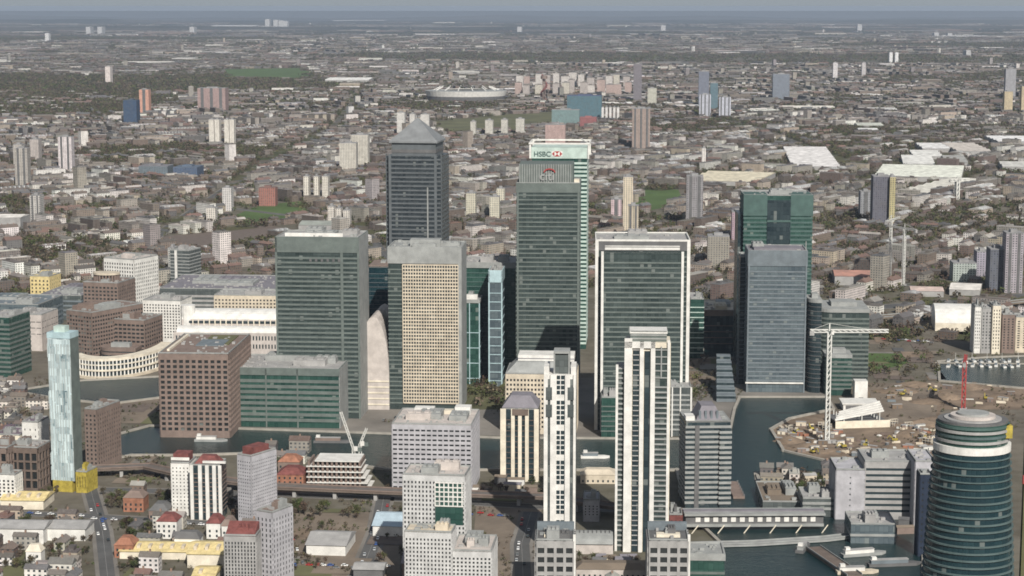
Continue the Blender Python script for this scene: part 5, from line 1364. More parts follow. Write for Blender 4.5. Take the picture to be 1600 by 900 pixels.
def block(cx, cy, a, W, D_, s):
    """one city block: what stands on it depends on the district"""
    ca, sa = math.cos(a), math.sin(a)
    def L(u, v): return (cx + u * ca - v * sa, cy + u * sa + v * ca)
    pale = PALE if s < 1.3 or rc.random() < .35 else BROWNISH
    dist_ = .5 + .5 * math.sin(cx / 830 + 2 * math.sin(cy / 700)) 
    r = rc.random()
    if inside(cx, cy, INDUS): r = .52 + .48 * r
    if cy > 6500 and (rc.random() < (cy - 6500) / 42000 or math.sin(cx / 2300 + cy / 3100) * math.sin(cy / 1300 + 1) > (.62 if cy < 11500 else .5)):
        if rc.random() < .8:
            for k in range(22): trees.append((*L(rc.uniform(-W/2, W/2) * 1.1, rc.uniform(-D_/2, D_/2) * 1.1), 2.0 * s ** .55, 0))
        return
    if wood(cx, cy) and rc.random() < .3:
        r = .3
    elif wood(cx, cy):
        if rc.random() < .2: add('storage_shed', cx, cy, a, rc.uniform(20, 50), rc.uniform(12, 30), rc.uniform(6, 9), rc.choice(PALE), rc.choice([(.6, .58, .55), (.4, .38, .36), (.25, .22, .2)]), 's')
        for k in range(int(44 * min(s, 2.5))):
            u, v = rc.uniform(-W/2, W/2) * 1.1, rc.uniform(-D_/2, D_/2) * 1.1; p = L(u, v); trees.append((*p, 1.0 * s ** .7, 0)) 
        return
    g = rc.random(); green = (.06 + .04 * g, .068 + .025 * g, .03 + .02 * g) if rc.random() < .6 else (.11 + .06 * g, .095 + .05 * g, .075 + .04 * g)
    if s < 3:
        q = [L(-W/2 + 4, -D_/2 + 4), L(W/2 - 4, -D_/2 + 4), L(W/2 - 4, D_/2 - 4), L(-W/2 + 4, D_/2 - 4)]
        plots.face([(*p, .16) for p in q], None, green)
    def tr(n, lo=.6, hi=1.0):
        if s > 1.3: n = int(n * 2.2); hi *= 1.2
        for k in range(n):
            p = L(rc.uniform(-W/2, W/2), rc.uniform(-D_/2, D_/2)); trees.append((*p, rc.uniform(lo, hi) * s ** .6, 1))
    if r < .42 + .12 * dist_:
        wall = rc.choice(BROWNISH * 3 + pale); roof = rc.choice(ROOFS)
        turn = rc.random() < .5
        LW, LD = (D_, W) if turn else (W, D_)
        n = max(2, int(LD / (24 * s)))
        for k in range(n):
            v = -LD/2 + 8 + k * (LD - 16) / max(1, n - 1)
            u = -LW/2 + rc.uniform(2, 8)
            while u < LW/2 - 9:
                w = rc.uniform(12, 34) * s ** .7
                if u + w > LW/2 - 1: w = LW/2 - 1 - u
                if w < 8: break
                if rc.random() < .88:
                    p = L(-v, u + w/2) if turn else L(u + w/2, v)
                    wl = wall if rc.random() < .6 else rc.choice(BROWNISH * 2 + PALE)
                    add('terraced_row', *p, a + (math.pi/2 if turn else 0), w, rc.uniform(7.5, 10) * s ** .5, rc.uniform(5.5, 10), wl, roof if rc.random() < .7 else rc.choice(ROOFS + FLAT), 'g' if rc.random() < .85 else 'f')
                u += w + rc.uniform(1, 7)
        tr(30, .6, 1.15)
    elif r < .74:
        k = rc.randrange(4)
        wall = rc.choice(BROWNISH + pale + pale)
        if k == 0:
            for v in (-D_ * .3, D_ * .3): add('apartment_block', *L(0, v), a, W * .8, 12 * s ** .6, rc.choice([12, 15, 18]), wall, rc.choice(FLAT), 'f')
        elif k == 1:
            for u in (-W * .33, 0, W * .33): add('apartment_block', *L(u, 0), a + math.pi / 2, D_ * .75, 12 * s ** .6, rc.choice([12, 15, 15, 21]), wall, rc.choice(FLAT), 'f')
        elif k == 2:
            add('apartment_block', *L(-W * .2, 0), a, W * .5, 13, rc.choice([12, 18]), wall, rc.choice(FLAT), 'f')
            add('apartment_block', *L(W * .25, 0), a + math.pi / 2, D_ * .8, 12, 15, rc.choice(PALE), rc.choice(FLAT), 'f')
        else:
            add('apartment_block', *L(-W * .25, D_ * .2), a, W * .4, 12, 12, wall, rc.choice(ROOFS), 'g')
            add('apartment_block', *L(W * .25, -D_ * .2), a, W * .4, 12, 12, wall, rc.choice(ROOFS), 'g')
            if rc.random() < .22: add('high_rise', *L(0, 0), a, 18, 17, rc.uniform(28, 50), rc.choice(PALE + [(.34, .3, .3)]), rc.choice(FLAT), 'f')
        for q in range(rc.randrange(2, 6)):
            add('shop_building', *L(rc.uniform(-.45, .45) * W, rc.choice([-.47, .47, 0]) * D_), a, rc.uniform(8, 20), rc.uniform(7, 12), rc.uniform(4, 11), rc.choice(PALE + BROWNISH), rc.choice(FLAT + ROOFS), rc.choice('fg'))
        tr(30, .6, 1.15)
    elif r < .87:
        roof = rc.choice([(.7, .68, .65), (.42, .4, .38), (.3, .29, .29), (.2, .18, .17), (.24, .2, .18), (.34, .3, .26)])
        n = rc.choice([1, 2, 3, 4])
        for k in range(n): add('storage_shed', *L(-W/2 + (k + .5) * W / n, rc.uniform(-.2, .2) * D_), a, W / n - 6, D_ * rc.uniform(.25, .65), rc.uniform(7, 11), rc.choice(PALE + BROWNISH), roof, 's')
        tr(10)
    elif r < .93:
        for k in range(4):
            add('shop_building', *L(rc.uniform(-.4, .4) * W, (k - 1.5) * D_ * .24), a, rc.uniform(14, 34), 13, rc.uniform(8, 16), rc.choice(BROWNISH + PALE), rc.choice(FLAT + ROOFS), rc.choice('fg'))
        tr(16)
    else:
        tr(50, .7, 1.1)
def fill(D0, D1, W, Dp, s):
    yv = D0
    while yv < D1:
        half = yv * 1600 / F / 2 * (1.3 if yv < 6000 else 1.12) + 60
        xv = -half + rc.uniform(0, W)
        while xv < half:
            cx, cy = xv + rc.uniform(-6, 6), yv + rc.uniform(-6, 6)
            if not excl(cx, cy): block(cx, cy, ang(cx, cy) + (math.pi / 2 if rc.random() < .2 else 0) * 0, W - 6, Dp - 6, s)
            xv += W
        yv += Dp
fill(1720, 3600, 72, 56, 1.0)
fill(3600, 6200, 86, 66, 1.1)
fill(6200, 11500, 112, 96, 1.4)
fill(11500, 22000, 190, 210, 2.2)
fill(22000, 44000, 520, 620, 4.5)
# near shore streets, filled round what is built by hand
NEAR = [PP(*p) for p in ([(-60, 770), (350, 780), (420, 800), (420, 960), (-60, 960)], [(-60, 600), (30, 600), (75, 640), (60, 700), (-60, 700)], [(1190, 742), (1300, 742), (1310, 780), (1200, 790)], [(420, 700), (470, 705), (480, 760), (420, 762)],
    [(60, 466), (420, 446), (420, 470), (240, 470), (60, 486)], [(860, 880), (1010, 880), (1010, 960), (860, 960)], [(1690, 540), (1950, 540), (1950, 960), (1690, 960)], [(-330, 480), (-90, 480), (-90, 960), (-330, 960)])]
for poly in NEAR:
    xs, ys = [p[0] for p in poly], [p[1] for p in poly]
    yv = min(ys)
    while yv < max(ys):
        xv = min(xs)
        while xv < max(xs):
            x, y = xv + rc.uniform(-4, 4), yv + rc.uniform(-3, 3)
            if inside(x, y, poly) and not hit(x, y, 7) and not near_road(x, y, 8) and abs(pix(x, y)[0] - 800) < 1150:
                if rc.random() < .6:
                    wall = rc.choice(BROWNISH + PALE + [(.6, .56, .5), (.66, .63, .58)] * 2); kind = rc.choice(['town_block', 'town_block', 'shop_building'])
                    a = R(-6) + (math.pi / 2 if rc.random() < .3 else 0)
                    add(kind, x, y, a, rc.uniform(8, 16), rc.uniform(6, 9), rc.uniform(4, 10), wall, rc.choice(ROOFS + FLAT), rc.choice('fgg'))
                else:
                    for q in range(4): trees.append((x + rc.uniform(-7, 7), y + rc.uniform(-6, 6), rc.uniform(.4, .75), 1))
            xv += 13
        yv += 12.5
# keep clear of hand built things, roads and water
keep = []
for it in items:
    x, y, w = it[2], it[3], max(it[5], it[6])
    a = it[4]; ok = True
    for q in (-.45, 0, .45):
        X, Y = x + q * it[5] * math.cos(a), y + q * it[5] * math.sin(a)
        if y < 14000 and (hit(X, Y, 7) or near_road(X, Y, 6)): ok = False; break
    if ok and y < 9000 and y > 1720 and excl(x, y) and not any(inside(x, y, p) for p in NEAR): ok = False
    if ok: keep.append(it)
items = keep
print('buildings', len(items), 'trees', len(trees))

def shape(wallb, roofb, it, local=False):
    _, kind, x, y, a, w, d, h, wc, rcol, rt = it
    for b_ in (wallb, roofb): b_.set(0, 0, 0, 0) if local else b_.set(x, y, 0, a)
    rr = random.Random(int(x * 7 + y * 13))
    wallb.box(-w/2, w/2, -d/2, d/2, 0, h, top=False, col=wc, u0=rr.uniform(0, 20))
    if rt == 'g':
        roofb.gable(-w/2, w/2, -d/2, d/2, h, d * .34, .4, col=rcol)
        if y < 4200:
            n = max(1, int(w / 9))
            for k in range(n):
                X = -w/2 + (k + .5) * w / n; roofb.box(X - .5, X + .5, -.6, .6, h + d * .25, h + d * .34 + 1.3, col=(.3, .2, .15))
    elif rt == 'f':
        roofb.box(-w/2 - .15, w/2 + .15, -d/2 - .15, d/2 + .15, h, h + .7, col=rcol)
        if y < 9000:
            for k in range(1 + int(w > 30)):
                X = rr.uniform(-.35, .35) * w; s_ = rr.uniform(1.5, 3)
                roofb.box(X - s_, X + s_, -d * .2, d * .2, h + .7, h + .7 + rr.uniform(1.5, 3), col=tuple(v * .8 for v in rcol))
            if rr.random() < .5: roofb.box(-w*.4, w*.4, -d*.42, -d*.36, h + .7, h + 1.3, col=tuple(min(.8, v * 1.5) for v in rcol))
    else:
        n = max(1, int(d / 20))
        for k in range(n): roofb.gable(-w/2, w/2, -d/2 + k * d / n, -d/2 + (k + 1) * d / n, h, d / n * .12, .3, col=rcol)
        if y < 6000:
            for k in range(int(w / 9)): roofb.box(-w/2 + 3 + k * 9, -w/2 + 4.6 + k * 9, -d*.4, -d*.15, h + .5, h + d / n * .12 + .25, col=(.6, .62, .62))
def cname(c):
    r, g, b_ = c; v = (r + g + b_) / 3; sat = (r - b_) / max(r, .01)
    if v > .56: return 'white' if sat < .2 else 'cream'
    if v > .38: return 'pale grey' if sat < .2 else 'tan'
    if v > .27: return 'grey' if sat < .2 else 'light brown'
    return 'dark grey' if sat < .2 else ('brown' if sat < .42 else 'reddish brown')
items.sort(key=lambda i: i[0])
cnt = {}
KN = {'terraced_row': ('terraced row', 'terraced houses', 'rows of terraced houses'), 'apartment_block': ('apartment block', 'apartment block', 'apartment blocks of the city streets'), 'high_rise': ('high rise', 'high rise', 'high rises of the city streets'),
      'storage_shed': ('shed', 'shed', 'sheds of the city streets'), 'shop_building': ('shop building', 'shop building', 'shop buildings of the streets'), 'town_block': ('town building', 'town building', 'town buildings of the near shore')}
wallb, roofb = MB(), MB()
AUTO = []
stuffw = {}
for it in items:
    px, py = pix(it[2], it[3], it[7])
    k = it[1]
    if abs(px - 800) < 800 and py < 905: vis = True
    else: vis = False
    cnt[k] = cnt.get(k, 0) + (1 if vis else 0)
    if vis and cnt[k] <= (290 if k != 'apartment_block' else 180):
        a_, b_ = MB(), MB(); shape(a_, b_, it, True)
        root = a_.build(k, M['wall'], None, (it[2], it[3], 0), (0, 0, it[4]))
        b_.build('roof', M['roofing'], root)
        tag(root, '', KN[k][1], KN[k][2])
        size = 'long' if it[5] > 42 else ('small' if it[5] < 18 else 'short')
        root['auto'] = f"{cname(it[8])} {size} {KN[k][0]} {'gabled' if it[10] == 'g' else cname(it[9]) + ' roofed'}"
    else:
        if k not in stuffw: stuffw[k] = (MB(), MB())
        shape(*stuffw[k], it)
for k, (a_, b_) in stuffw.items():
    n = {'terraced_row': 'distant_terraces', 'apartment_block': 'distant_apartments', 'high_rise': 'distant_high_rises', 'storage_shed': 'distant_sheds', 'shop_building': 'distant_shops', 'town_block': 'distant_town'}[k]
    base = a_.build(n, M['wall']); base['kind'] = 'stuff'; base['label'] = 'mass of far off ' + KN[k][1] + ' spreading to the horizon'
    r_ = b_.build('roofs', M['roofing'], base); r_['kind'] = 'stuff'
plots.c = plots.c or [(1, 1, 1)]
o = plots.build('block_plots', M['leaf']); o['kind'] = 'structure'

mb = MB()
for row, (Yh, amp, ph) in enumerate(((30000, 45, 0), (42000, 75, 2), (54000, 110, 4))):
    n = 90; P = [(-26000 + 52000 * k / n, max(4, amp * (.5 + .3 * math.sin(k * .21 + ph) + .2 * math.sin(k * .57 + 2 * ph) + .1 * math.sin(k * 1.3)))) for k in range(n + 1)]
    for k in range(n):
        (a, ha), (b_, hb) = P[k], P[k + 1]
        mb.face([(a, Yh - 3500, 0), (b_, Yh - 3500, 0), (b_, Yh, hb), (a, Yh, ha)]); mb.face([(a, Yh, ha), (b_, Yh, hb), (b_, Yh + 3500, 0), (a, Yh + 3500, 0)])
o = mb.build('hills', M['land']); o['kind'] = 'structure'
# yards, lawns and car parks between the near buildings
def patch(px, py, w, d, a, mat, z, name):
    x, y = G(px, py); ca, sa = math.cos(a), math.sin(a)
    if hit(x, y, 2) or any(inside(x, y, p) for p in EXCL[:4]) or near_road(x, y, 3): return
    mb = MB(); mb.face([(x + u * ca - v * sa, y + u * sa + v * ca, z) for u, v in ((-w/2, -d/2), (w/2, -d/2), (w/2, d/2), (-w/2, d/2))])
    o = mb.build(name, M[mat]); o['kind'] = 'structure'
zz = .19
for k in range(150):
    px, py = rc.choice([(rc.uniform(0, 620), rc.uniform(775, 900)), (rc.uniform(0, 250), rc.uniform(600, 770)), (rc.uniform(420, 860), rc.uniform(745, 900)), (rc.uniform(1190, 1330), rc.uniform(745, 800)), (rc.uniform(1360, 1480), rc.uniform(470, 600)), (rc.uniform(1050, 1160), rc.uniform(500, 620))])
    mt, nm = rc.choice([('grass', 'lawn'), ('rough', 'lawn'), ('rough', 'lawn'), ('asphalt', 'car_park'), ('gravel', 'yard'), ('mud', 'yard'), ('paving', 'yard'), ('track', 'yard')])
    zz += .002
    patch(px, py, rc.uniform(8, 34), rc.uniform(10, 50), R(-5), mt, zz, nm)

# ------------------------------------------------------------------ trees
LEAF = [(.07, .088, .035), (.10, .083, .055), (.08, .068, .045), (.065, .072, .03), (.12, .095, .072), (.055, .06, .033), (.10, .10, .045), (.095, .075, .055), (.085, .06, .045)]
def crown_mesh(seed):
    r = np.random.default_rng(seed); mb = MB(); rr = random.Random(seed)
    lobes = [(rr.uniform(-2, 2), rr.uniform(-2, 2), rr.uniform(5, 8.5), rr.uniform(1.6, 2.6)) for _ in range(7)]
    for k in range(230):
        lx, ly, lz, lr = lobes[k % 7]
        v = r.normal(size=3); v /= np.linalg.norm(v); v *= lr * r.uniform(.5, 1.15)
        c = np.array((lx, ly, lz)) + v * (1, 1, .85)
        n = r.normal(size=3); n /= np.linalg.norm(n); t1 = np.cross(n, r.normal(size=3)); t1 /= np.linalg.norm(t1); t2 = np.cross(n, t1); s_ = r.uniform(.3, .62)
        cc = r.uniform(.65, 1.35)
        mb.face([tuple(c + t1 * s_), tuple(c + t2 * s_), tuple(c - t1 * s_), tuple(c - t2 * s_)], None, (cc, cc, cc))
    tk = MB(); tk.bar((0, 0, 0), (0, 0, 3), .55); tk.bar((0, 0, 3), (rr.uniform(-.4, .4), rr.uniform(-.4, .4), 7), .35)
    for (lx, ly, lz, lr) in lobes: tk.bar((0, 0, 2.8), (lx * .8, ly * .8, lz), .2)
    return mb.mesh('crown', M['leaf']), tk.mesh('trunk', M['trunk'])
CM = [crown_mesh(s) for s in range(5)]
vis_tr = []; rest_tr = []
# trees placed by hand along the water, the park and the open ground
for (a, b_, c, d_, n, s_) in ((425, 795, 620, 812, 26, .8), (430, 870, 620, 900, 10, .6), (730, 600, 800, 636, 34, 1.0), (1205, 742, 1262, 790, 22, .7), (150, 770, 260, 860, 26, .6), (0, 850, 180, 898, 18, .55), (1095, 585, 1135, 622, 12, .7), (620, 690, 630, 700, 2, .5),
        (1360, 552, 1440, 590, 16, .8), (575, 612, 608, 640, 8, .9), (1470, 652, 1600, 690, 8, .6), (745, 750, 845, 775, 14, .6), (350, 318, 400, 330, 14, 1), (360, 350, 420, 356, 16, 1), (470, 312, 490, 345, 8, 1), (200, 700, 260, 735, 14, .5), (1050, 520, 1100, 620, 26, .9), (0, 600, 70, 700, 20, .6), (0, 770, 420, 898, 60, .55), (420, 790, 760, 898, 40, .5), (600, 745, 620, 790, 6, .6), (1190, 745, 1300, 795, 16, .5), (1360, 500, 1470, 590, 34, .8)):
    for k in range(n): trees.append((*G(rc.uniform(a, c), rc.uniform(b_, d_)), s_ * rc.uniform(.75, 1.25), 2))
WATERP = EXCL[:4]
for (x, y, s_, k) in trees:
    if y < 9000 and (hit(x, y, 1) or near_road(x, y, 3) or any(inside(x, y, p) for p in WATERP)): continue
    if y < 1150: continue
    px, py = pix(x, y, 4)
    (vis_tr if abs(px - 800) < 795 and py < 895 else rest_tr).append((y, x, s_, k))
vis_tr.sort(); near = vis_tr[:295]; rest_tr += vis_tr[290:]
for (y, x, s_, k) in near:
    cm, tm = CM[rc.randrange(5)]; col = jit(rc.choice(LEAF), .2)
    z_ = s_ * rc.uniform(.8, 1.1)
    t = thing('tree', '', 'tree', x, y, rc.uniform(0, 360), group='trees of the near shore and estate')
    t.scale = (s_, s_, z_)
    c_ = obj('crown', cm, t); c_.color = (*col, 1); obj('trunk', tm, t)
    t['auto'] = ('bare brown' if col[0] > col[1] * 1.02 else 'dull green') + (' small' if s_ < .7 else ' spreading') + ' tree'
def tuft_mass(name, lst, nq, size):
    n = len(lst)
    if not n: return
    A = np.array([(x, y, s_) for (y, x, s_, k) in lst]); 
    P = np.repeat(A, nq, axis=0); m_ = len(P)
    v = rng.normal(size=(m_, 3)); v /= np.linalg.norm(v, axis=1)[:, None]; v *= rng.uniform(.45, 1.1, (m_, 1)) ** .7
    s_ = P[:, 2:3]
    c = np.column_stack([P[:, 0], P[:, 1], np.zeros(m_)]) + v * np.column_stack([s_[:, 0] * 4.3, s_[:, 0] * 4.3, np.minimum(s_[:, 0], 1.4) * 3.4]) + np.column_stack([np.zeros(m_), np.zeros(m_), 4.6 * np.minimum(s_[:, 0], 1.3)])
    nn_ = rng.normal(size=(m_, 3)); nn_ /= np.linalg.norm(nn_, axis=1)[:, None]
    t1 = np.cross(nn_, rng.normal(size=(m_, 3))); t1 /= np.linalg.norm(t1, axis=1)[:, None]; t2 = np.cross(nn_, t1)
    q = np.minimum(s_, 1.9) * size * rng.uniform(.6, 1.3, (m_, 1))
    V = np.stack([c + t1 * q, c + t2 * q, c - t1 * q, c - t2 * q], axis=1).reshape(-1, 3)
    me = bpy.data.meshes.new(name); me.vertices.add(len(V)); me.vertices.foreach_set('co', V.astype(np.float32).ravel())
    me.loops.add(m_ * 4); me.loops.foreach_set('vertex_index', np.arange(m_ * 4, dtype=np.int32))
    me.polygons.add(m_); me.polygons.foreach_set('loop_start', np.arange(0, m_ * 4, 4, dtype=np.int32)); me.polygons.foreach_set('loop_total', np.full(m_, 4, dtype=np.int32))
    me.update(calc_edges=True); me.materials.append(M['leaf'])
    ca = me.color_attributes.new('col', 'FLOAT_COLOR', 'CORNER')
    base = np.array(LEAF)[rng.integers(0, len(LEAF), n)] * rng.uniform(.7, 1.25, (n, 1))
    cc = np.ones((m_, 4)); cc[:, :3] = np.repeat(base, nq, axis=0) * rng.uniform(.75, 1.3, (m_, 1))
    ca.data.foreach_set('color', np.repeat(cc, 4, axis=0).astype(np.float32).ravel())
    o = obj(name, me); o['kind'] = 'stuff'; return o
tuft_mass('street_trees', [t for t in rest_tr if t[0] < 6200], 26, 1.15)
tuft_mass('far_trees', [t for t in rest_tr if 6200 <= t[0] < 11500], 16, 1.6)
tuft_mass('far_woods', [t for t in rest_tr if t[0] >= 11500], 12, 1.7)

scrub = []
for k in range(9000):
    px, py = rc.choice([(rc.uniform(-20, 620), rc.uniform(740, 905)), (rc.uniform(0, 250), rc.uniform(590, 770)), (rc.uniform(400, 860), rc.uniform(745, 905)), (rc.uniform(1190, 1330), rc.uniform(742, 800)), (rc.uniform(1340, 1600), rc.uniform(470, 700)), (rc.uniform(1050, 1160), rc.uniform(480, 640)), (rc.uniform(600, 820), rc.uniform(590, 660))])
    x, y = G(px, py)
    if hit(x, y, 0) or near_road(x, y, 2) or any(inside(x, y, p) for p in WATERP) or math.sin(x / 17 + math.sin(y / 23)) * math.sin(y / 31 + x / 40) < -.1: continue
    scrub.append((y, x, rc.uniform(.12, .34), 3))
tuft_mass('undergrowth', scrub, 16, 1.5)

# ------------------------------------------------------------------ parked cars and boats
def car_meshes():
    b_ = MB(); P = [(-2.1, .35), (2.1, .35), (2.15, .8), (1.2, .95), (-1.9, .98), (-2.15, .8)]
    for i in range(6): a, c = P[i], P[(i + 1) % 6]; b_.face([(a[0], -.85, a[1]), (a[0], .85, a[1]), (c[0], .85, c[1]), (c[0], -.85, c[1])][::-1])
    b_.face([(p[0], -.85, p[1]) for p in P]); b_.face([(p[0], .85, p[1]) for p in reversed(P)])
    g = MB(); Q = [(-1.7, .97), (1.1, .95), (.5, 1.45), (-1.3, 1.45)]
    for i in range(4): a, c = Q[i], Q[(i + 1) % 4]; g.face([(a[0], -.78, a[1]), (a[0], .78, a[1]), (c[0], .78, c[1]), (c[0], -.78, c[1])][::-1])
    g.face([(p[0], -.78, p[1]) for p in Q]); g.face([(p[0], .78, p[1]) for p in reversed(Q)])
    r_ = MB().box(-1.3, .5, -.76, .76, 1.44, 1.5)
    w = MB(); w.prism([(.32 * math.cos(i * math.pi / 5), .32 * math.sin(i * math.pi / 5)) for i in range(10)], -.1, .1, True, True)
    return b_.mesh('body', M['paint']), g.mesh('window', M['g_dark']), r_.mesh('roof', M['paint']), w.mesh('wheel', M['tyre'])
cb_, cg_, cr_, cw_ = car_meshes()
PAINTS = [('white', (.8, .8, .8)), ('silver', (.45, .46, .47)), ('black', (.03, .03, .03)), ('red', (.4, .03, .03)), ('blue', (.05, .1, .3)), ('grey', (.2, .2, .2)), ('white', (.82, .82, .8))]
def car(x, y, a, where):
    nm, col = rc.choice(PAINTS)
    t = thing('parked_car', '', 'car', x, y, math.degrees(a), .22, group='cars on the near streets'); t['auto'] = f'{nm} car {where}'
    for n_, me in (('body', cb_), ('window', cg_), ('roof', cr_)): o = obj(n_, me, t); o.color = (*col, 1)
    for sx in (-1.3, 1.3):
        for sy in (-.8, .8): obj('wheel', cw_, t, (sx, sy, .32), (math.pi / 2, 0, 0))
for (p, q, n, wh) in (((600, 790), (568, 895), 12, 'on the side street below the viaduct'), ((20, 803), (400, 824), 22, 'on the lower left street'), ((822, 812), (812, 890), 9, 'on the lane by the gravel yard'), ((146, 790), (164, 850), 8, 'on the lane beside the long low buildings'), ((450, 842), (470, 890), 8, 'on the open yard'), ((760, 840), (755, 895), 6, 'on the gravel yard'), ((250, 784), (410, 790), 14, 'below the red roofed towers'), ((480, 886), (610, 888), 12, 'along the kerb below the pale hall'), ((640, 800), (800, 806), 12, 'under the viaduct'), ((1210, 760), (1290, 765), 10, 'on the quay by the striped wing'), ((1380, 530), (1460, 536), 12, 'on the yard left of the marina slabs'), ((1400, 482), (1590, 468), 22, 'on the far dual road'), ((640, 640), (600, 660), 4, 'on the dock edge'), ((900, 668), (930, 668), 4, 'on the dock edge')):
    A, B = Vector(G(*p)), Vector(G(*q)); d = (B - A); a = math.atan2(d.y, d.x); nrm = Vector((-d.y, d.x)).normalized()
    for k in range(n):
        c = A + d * ((k + rc.uniform(.1, .7)) / n) + nrm * rc.choice([-2.6, 2.6])
        if not hit(c.x, c.y, 0): car(c.x, c.y, a, wh)
hull = MB(); Hh = [(-6, -1.6), (3, -1.8), (6.5, 0), (3, 1.8), (-6, 1.6)]; hull.prism(Hh, 0, 1.5)
hull_m = hull.mesh('hull', M['white']); cabm = MB().box(-3.5, 1.5, -1.1, 1.1, 1.5, 2.8).mesh('cabin', M['b_blue']); mastm = MB().bar((1.8, 0, 1.5), (1.8, 0, 9), .22).mesh('mast', M['steelw'])
for k in range(20):
    x, y = G(1482 + (k % 10) * 12 + rc.uniform(-2, 2), 566 + (k // 10) * 7 + rc.uniform(-1, 1))
    if pix(x, y)[0] > 1598: continue
    t = thing('moored_boat', '', 'boat', x, y, rc.uniform(70, 110), .3, group='boats moored in the marina'); t['auto'] = ('front row' if k >= 10 else 'back row') + ' white moored boat in the marina'
    obj('hull', hull_m, t); obj('cabin', cabm, t)
    if k % 2: obj('mast', mastm, t)
t = thing('jetty', 'thin pale jetty with moored boats in the marina', 'jetty', *G(1530, 569), -4); bx(t, 'deck', 'quay', -44, 44, -1.2, 1.2, .4, 1.4)
x, y = G(1382, 852); t = thing('jetty', 'grey walkway ramp on the south basin', 'jetty', *G(1300, 880), 14); bx(t, 'deck', 'track', -5, 5, -34, 30, .3, 2.2); bx(t, 'handrail', 'b_grey', -5, -4.6, -34, 30, 2.2, 3.2); bx(t, 'handrail', 'b_grey', 4.6, 5, -34, 30, 2.2, 3.2)
for k, (px, py, L_, mt, mc, lab, a) in enumerate(((1255, 858, 24, 'dgrey', 'b_grey', 'dark barge moored left of the grey ramp', 70), (1350, 868, 30, 'b_grey', 'white', 'grey barge with white cabin right of the grey ramp', 15), (1398, 884, 34, 'dgrey', 'b_blue', 'dark barge near the round tower', 8), (1340, 896, 26, 'tan', 'white', 'tan decked barge at the bottom edge', 5),
        (1210, 768, 26, 'white', 'b_grey', 'white barge moored at the left quay below the building site', 84), (1218, 790, 20, 'b_grey', 'white', 'small grey barge by the station', 80), (520, 692, 30, 'dgrey', 'brown', 'dark narrow barge in the long dock', -2), (330, 690, 26, 'b_grey', 'white', 'grey barge below the big brown block', -2), (930, 716, 22, 'white', 'b_blue', 'white boat between the two white towers', 0))):
    x, y = G(px, py); t = thing('barge', lab, 'barge', x, y, a, .3)
    mb = MB(); mb.prism([(-L_/2, -2.6), (L_/2 - 4, -2.8), (L_/2, 0), (L_/2 - 4, 2.8), (-L_/2, 2.6)], 0, 1.8); mb.build('hull', M[mt], t)
    bx(t, 'cabin', mc, -L_/2 + 1.5, L_/2 - 9, -1.8, 1.8, 1.8, 4); bx(t, 'cabin_roof', 'grey', -L_/2 + 1.2, L_/2 - 8.7, -2, 2, 4, 4.3)
    bx(t, 'wheelhouse', 'white', -L_/2 + 2, -L_/2 + 5, -1.4, 1.4, 4.3, 6)
r7 = random.Random(5)
for k in range(26):
    px, py = r7.choice([(r7.uniform(1195, 1300), r7.uniform(748, 795)), (r7.uniform(1310, 1440), r7.uniform(812, 835)), (r7.uniform(900, 1010), r7.uniform(876, 898)), (r7.uniform(745, 845), r7.uniform(755, 775))])
    x, y = G(px, py)
    if hit(x, y, 2): continue
    t = thing('quayside_hut', '', 'hut', x, y, r7.uniform(-20, 20), .2, group='huts on the near quays'); w_, d_, h_ = r7.uniform(5, 12), r7.uniform(4, 8), r7.uniform(3, 6)
    nm, mt = r7.choice([('grey', 'b_grey'), ('brown', 'brown'), ('tan', 'tan'), ('white', 'white'), ('dark', 'dgrey')]); t['auto'] = nm + (' wide' if w_ > 8 else ' small') + ' hut'
    bx(t, 'wall', mt, -w_/2, w_/2, -d_/2, d_/2, 0, h_); MB().gable(-w_/2, w_/2, -d_/2, d_/2, h_, 1.2, .3).build('roof', M[r7.choice(['grey', 'mauve', 'dgrey', 'gravel'])], t)

# ------------------------------------------------------------------ labels that single out: by look, landmark, then order from the left
LM = [(650, 220, 'the pyramid roofed tower'), (727, 148, 'the oval stadium'), (500, 380, 'the broad grey green tower'), (660, 400, 'the tan grid tower'), (855, 270, 'the ribbed crown tower'), (1000, 375, 'the white finned tower'), (1215, 320, 'the emerald tower'),
      (1380, 310, 'the dark slate tower'), (100, 235, 'the lone white tower'), (415, 330, 'the left park'), (1030, 305, 'the small park'), (345, 205, 'the four slim white towers'), (200, 420, 'the tall white gridded block'), (550, 235, 'the cream twin towers'), (1275, 248, 'the largest warehouse'),
      (1440, 270, 'the wedge roofed warehouse'), (1400, 400, 'the twin white cranes'), (1520, 680, 'the round tower'), (1560, 500, 'the marina slabs'), (1290, 600, 'the tall white crane'), (95, 640, 'the streaked blue tower'), (270, 860, 'the long yellow roof'), (305, 750, 'the red roofed white towers'), (690, 800, 'the bay fronted block'),
      (525, 740, 'the half built frame'), (875, 700, 'the narrow white tower'), (1005, 700, 'the tall white high rise'), (510, 860, 'the pale hall'), (185, 575, 'the white crescent'), (1580, 400, 'the purple grey tower'), (40, 855, 'the little white hut'), (160, 800, 'the long low white buildings'), (360, 500, 'the white vaulted hall'),
      (1000, 205, 'the brown grey tower'), (1117, 150, 'the distant cluster'), (205, 175, 'the deep blue block'), (740, 620, 'the olive trees'), (1110, 700, 'the banded dock tower'), (20, 350, 'the white domed building'), (1340, 440, 'the orange depot'), (780, 320, 'the cream towers among trees'), (300, 270, 'the low blue block')]
ORD = ['first', 'second', 'third', 'fourth', 'fifth', 'sixth', 'seventh', 'eighth', 'ninth', 'tenth', 'eleventh', 'twelfth', 'thirteenth', 'fourteenth', 'fifteenth', 'sixteenth', 'seventeenth', 'eighteenth', 'nineteenth', 'twentieth']
bpy.context.view_layer.update()
groups = {}
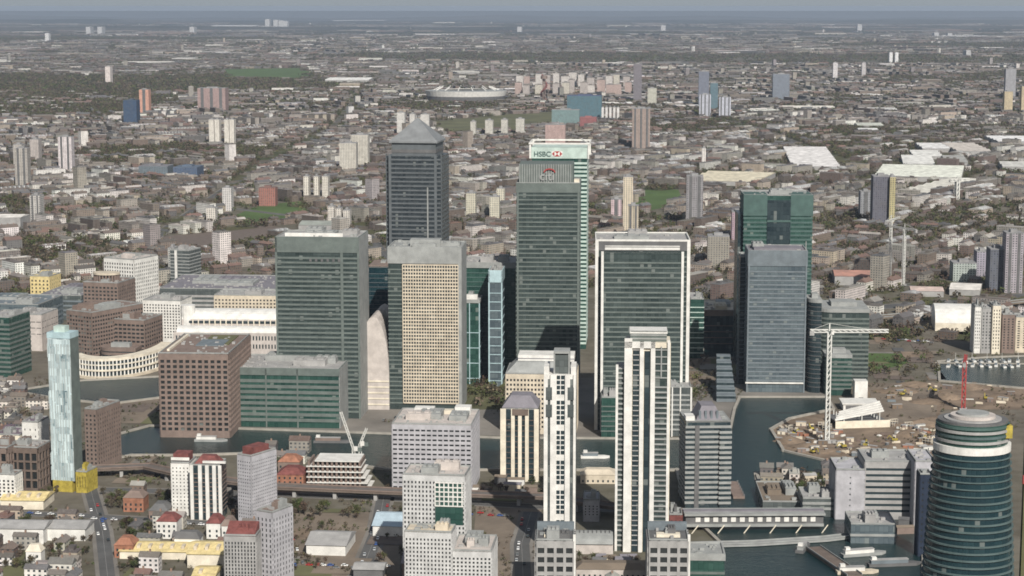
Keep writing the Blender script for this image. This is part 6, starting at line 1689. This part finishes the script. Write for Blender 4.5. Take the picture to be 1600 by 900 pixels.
for o in COL.objects:
    if o.parent is None and 'auto' in o.keys():
        px, py = pix(o.location.x, o.location.y, 3)
        best = min(LM, key=lambda l: ((l[0] - px) / 1.3) ** 2 + ((l[1] - py) * 1.6) ** 2)
        dx, dy = px - best[0], py - best[1]
        rel = ('right of' if dx > 0 else 'left of') if abs(dx) > 1.3 * abs(dy) else ('below' if dy > 0 else 'above')
        base = o['auto']
        if ' on ' not in base and ' in ' not in base and 'village' not in base: base = f'{base} {rel} {best[2]}'
        elif 'on the earth' in base: base = base + (' left of the crane' if px < 1288 else ' right of the crane')
        groups.setdefault(base, []).append((px, o)); del o['auto']
def fit(s):
    import re
    if len(s.split()) > 16: s = re.sub(r' (pale grey|dark grey|light brown|reddish brown|white|cream|tan|grey|brown) roofed', '', s)
    for w_ in (' short', ' small', ' long', ' spreading', ' gabled', ' the'):
        if len(s.split()) > 16: s = s.replace(w_, '', 1)
    return s
for base, l in groups.items():
    if len(l) == 1: l[0][1]['label'] = base; continue
    l.sort(key=lambda p: p[0])
    for k, (px, o) in enumerate(l):
        if k < 10 or len(l) <= 20 and k < len(l) / 2: o['label'] = f'{base}, {"leftmost" if k == 0 else ORD[k] + " from left"}'
        elif len(l) - 1 - k < 20: o['label'] = f'{base}, {"rightmost" if k == len(l) - 1 else ORD[len(l) - 1 - k] + " from right"}'
        else: o['label'] = f'{base}, {ORD[min(k, 19)]} from left'

for o in COL.objects:
    if o.parent is None and 'label' in o.keys() and len(o['label'].split()) > 16: o['label'] = fit(o['label'])

# ------------------------------------------------------------------ the air
HZ = 62000.0
mb = MB().box(-HZ, HZ, -6000, HZ, -1.0, H + 6, True, True)
hm = bpy.data.materials.new('air'); hm.use_nodes = True
for n in list(hm.node_tree.nodes): hm.node_tree.nodes.remove(n)
pv = hm.node_tree.nodes.new('ShaderNodeVolumePrincipled'); out = hm.node_tree.nodes.new('ShaderNodeOutputMaterial')
pv.inputs['Color'].default_value = (.62, .74, .92, 1); pv.inputs['Density'].default_value = 2.3e-5; pv.inputs['Anisotropy'].default_value = 0.1
hm.node_tree.links.new(pv.outputs[0], out.inputs['Volume'])
o = mb.build('haze', hm); o['kind'] = 'stuff'; o.visible_shadow = True
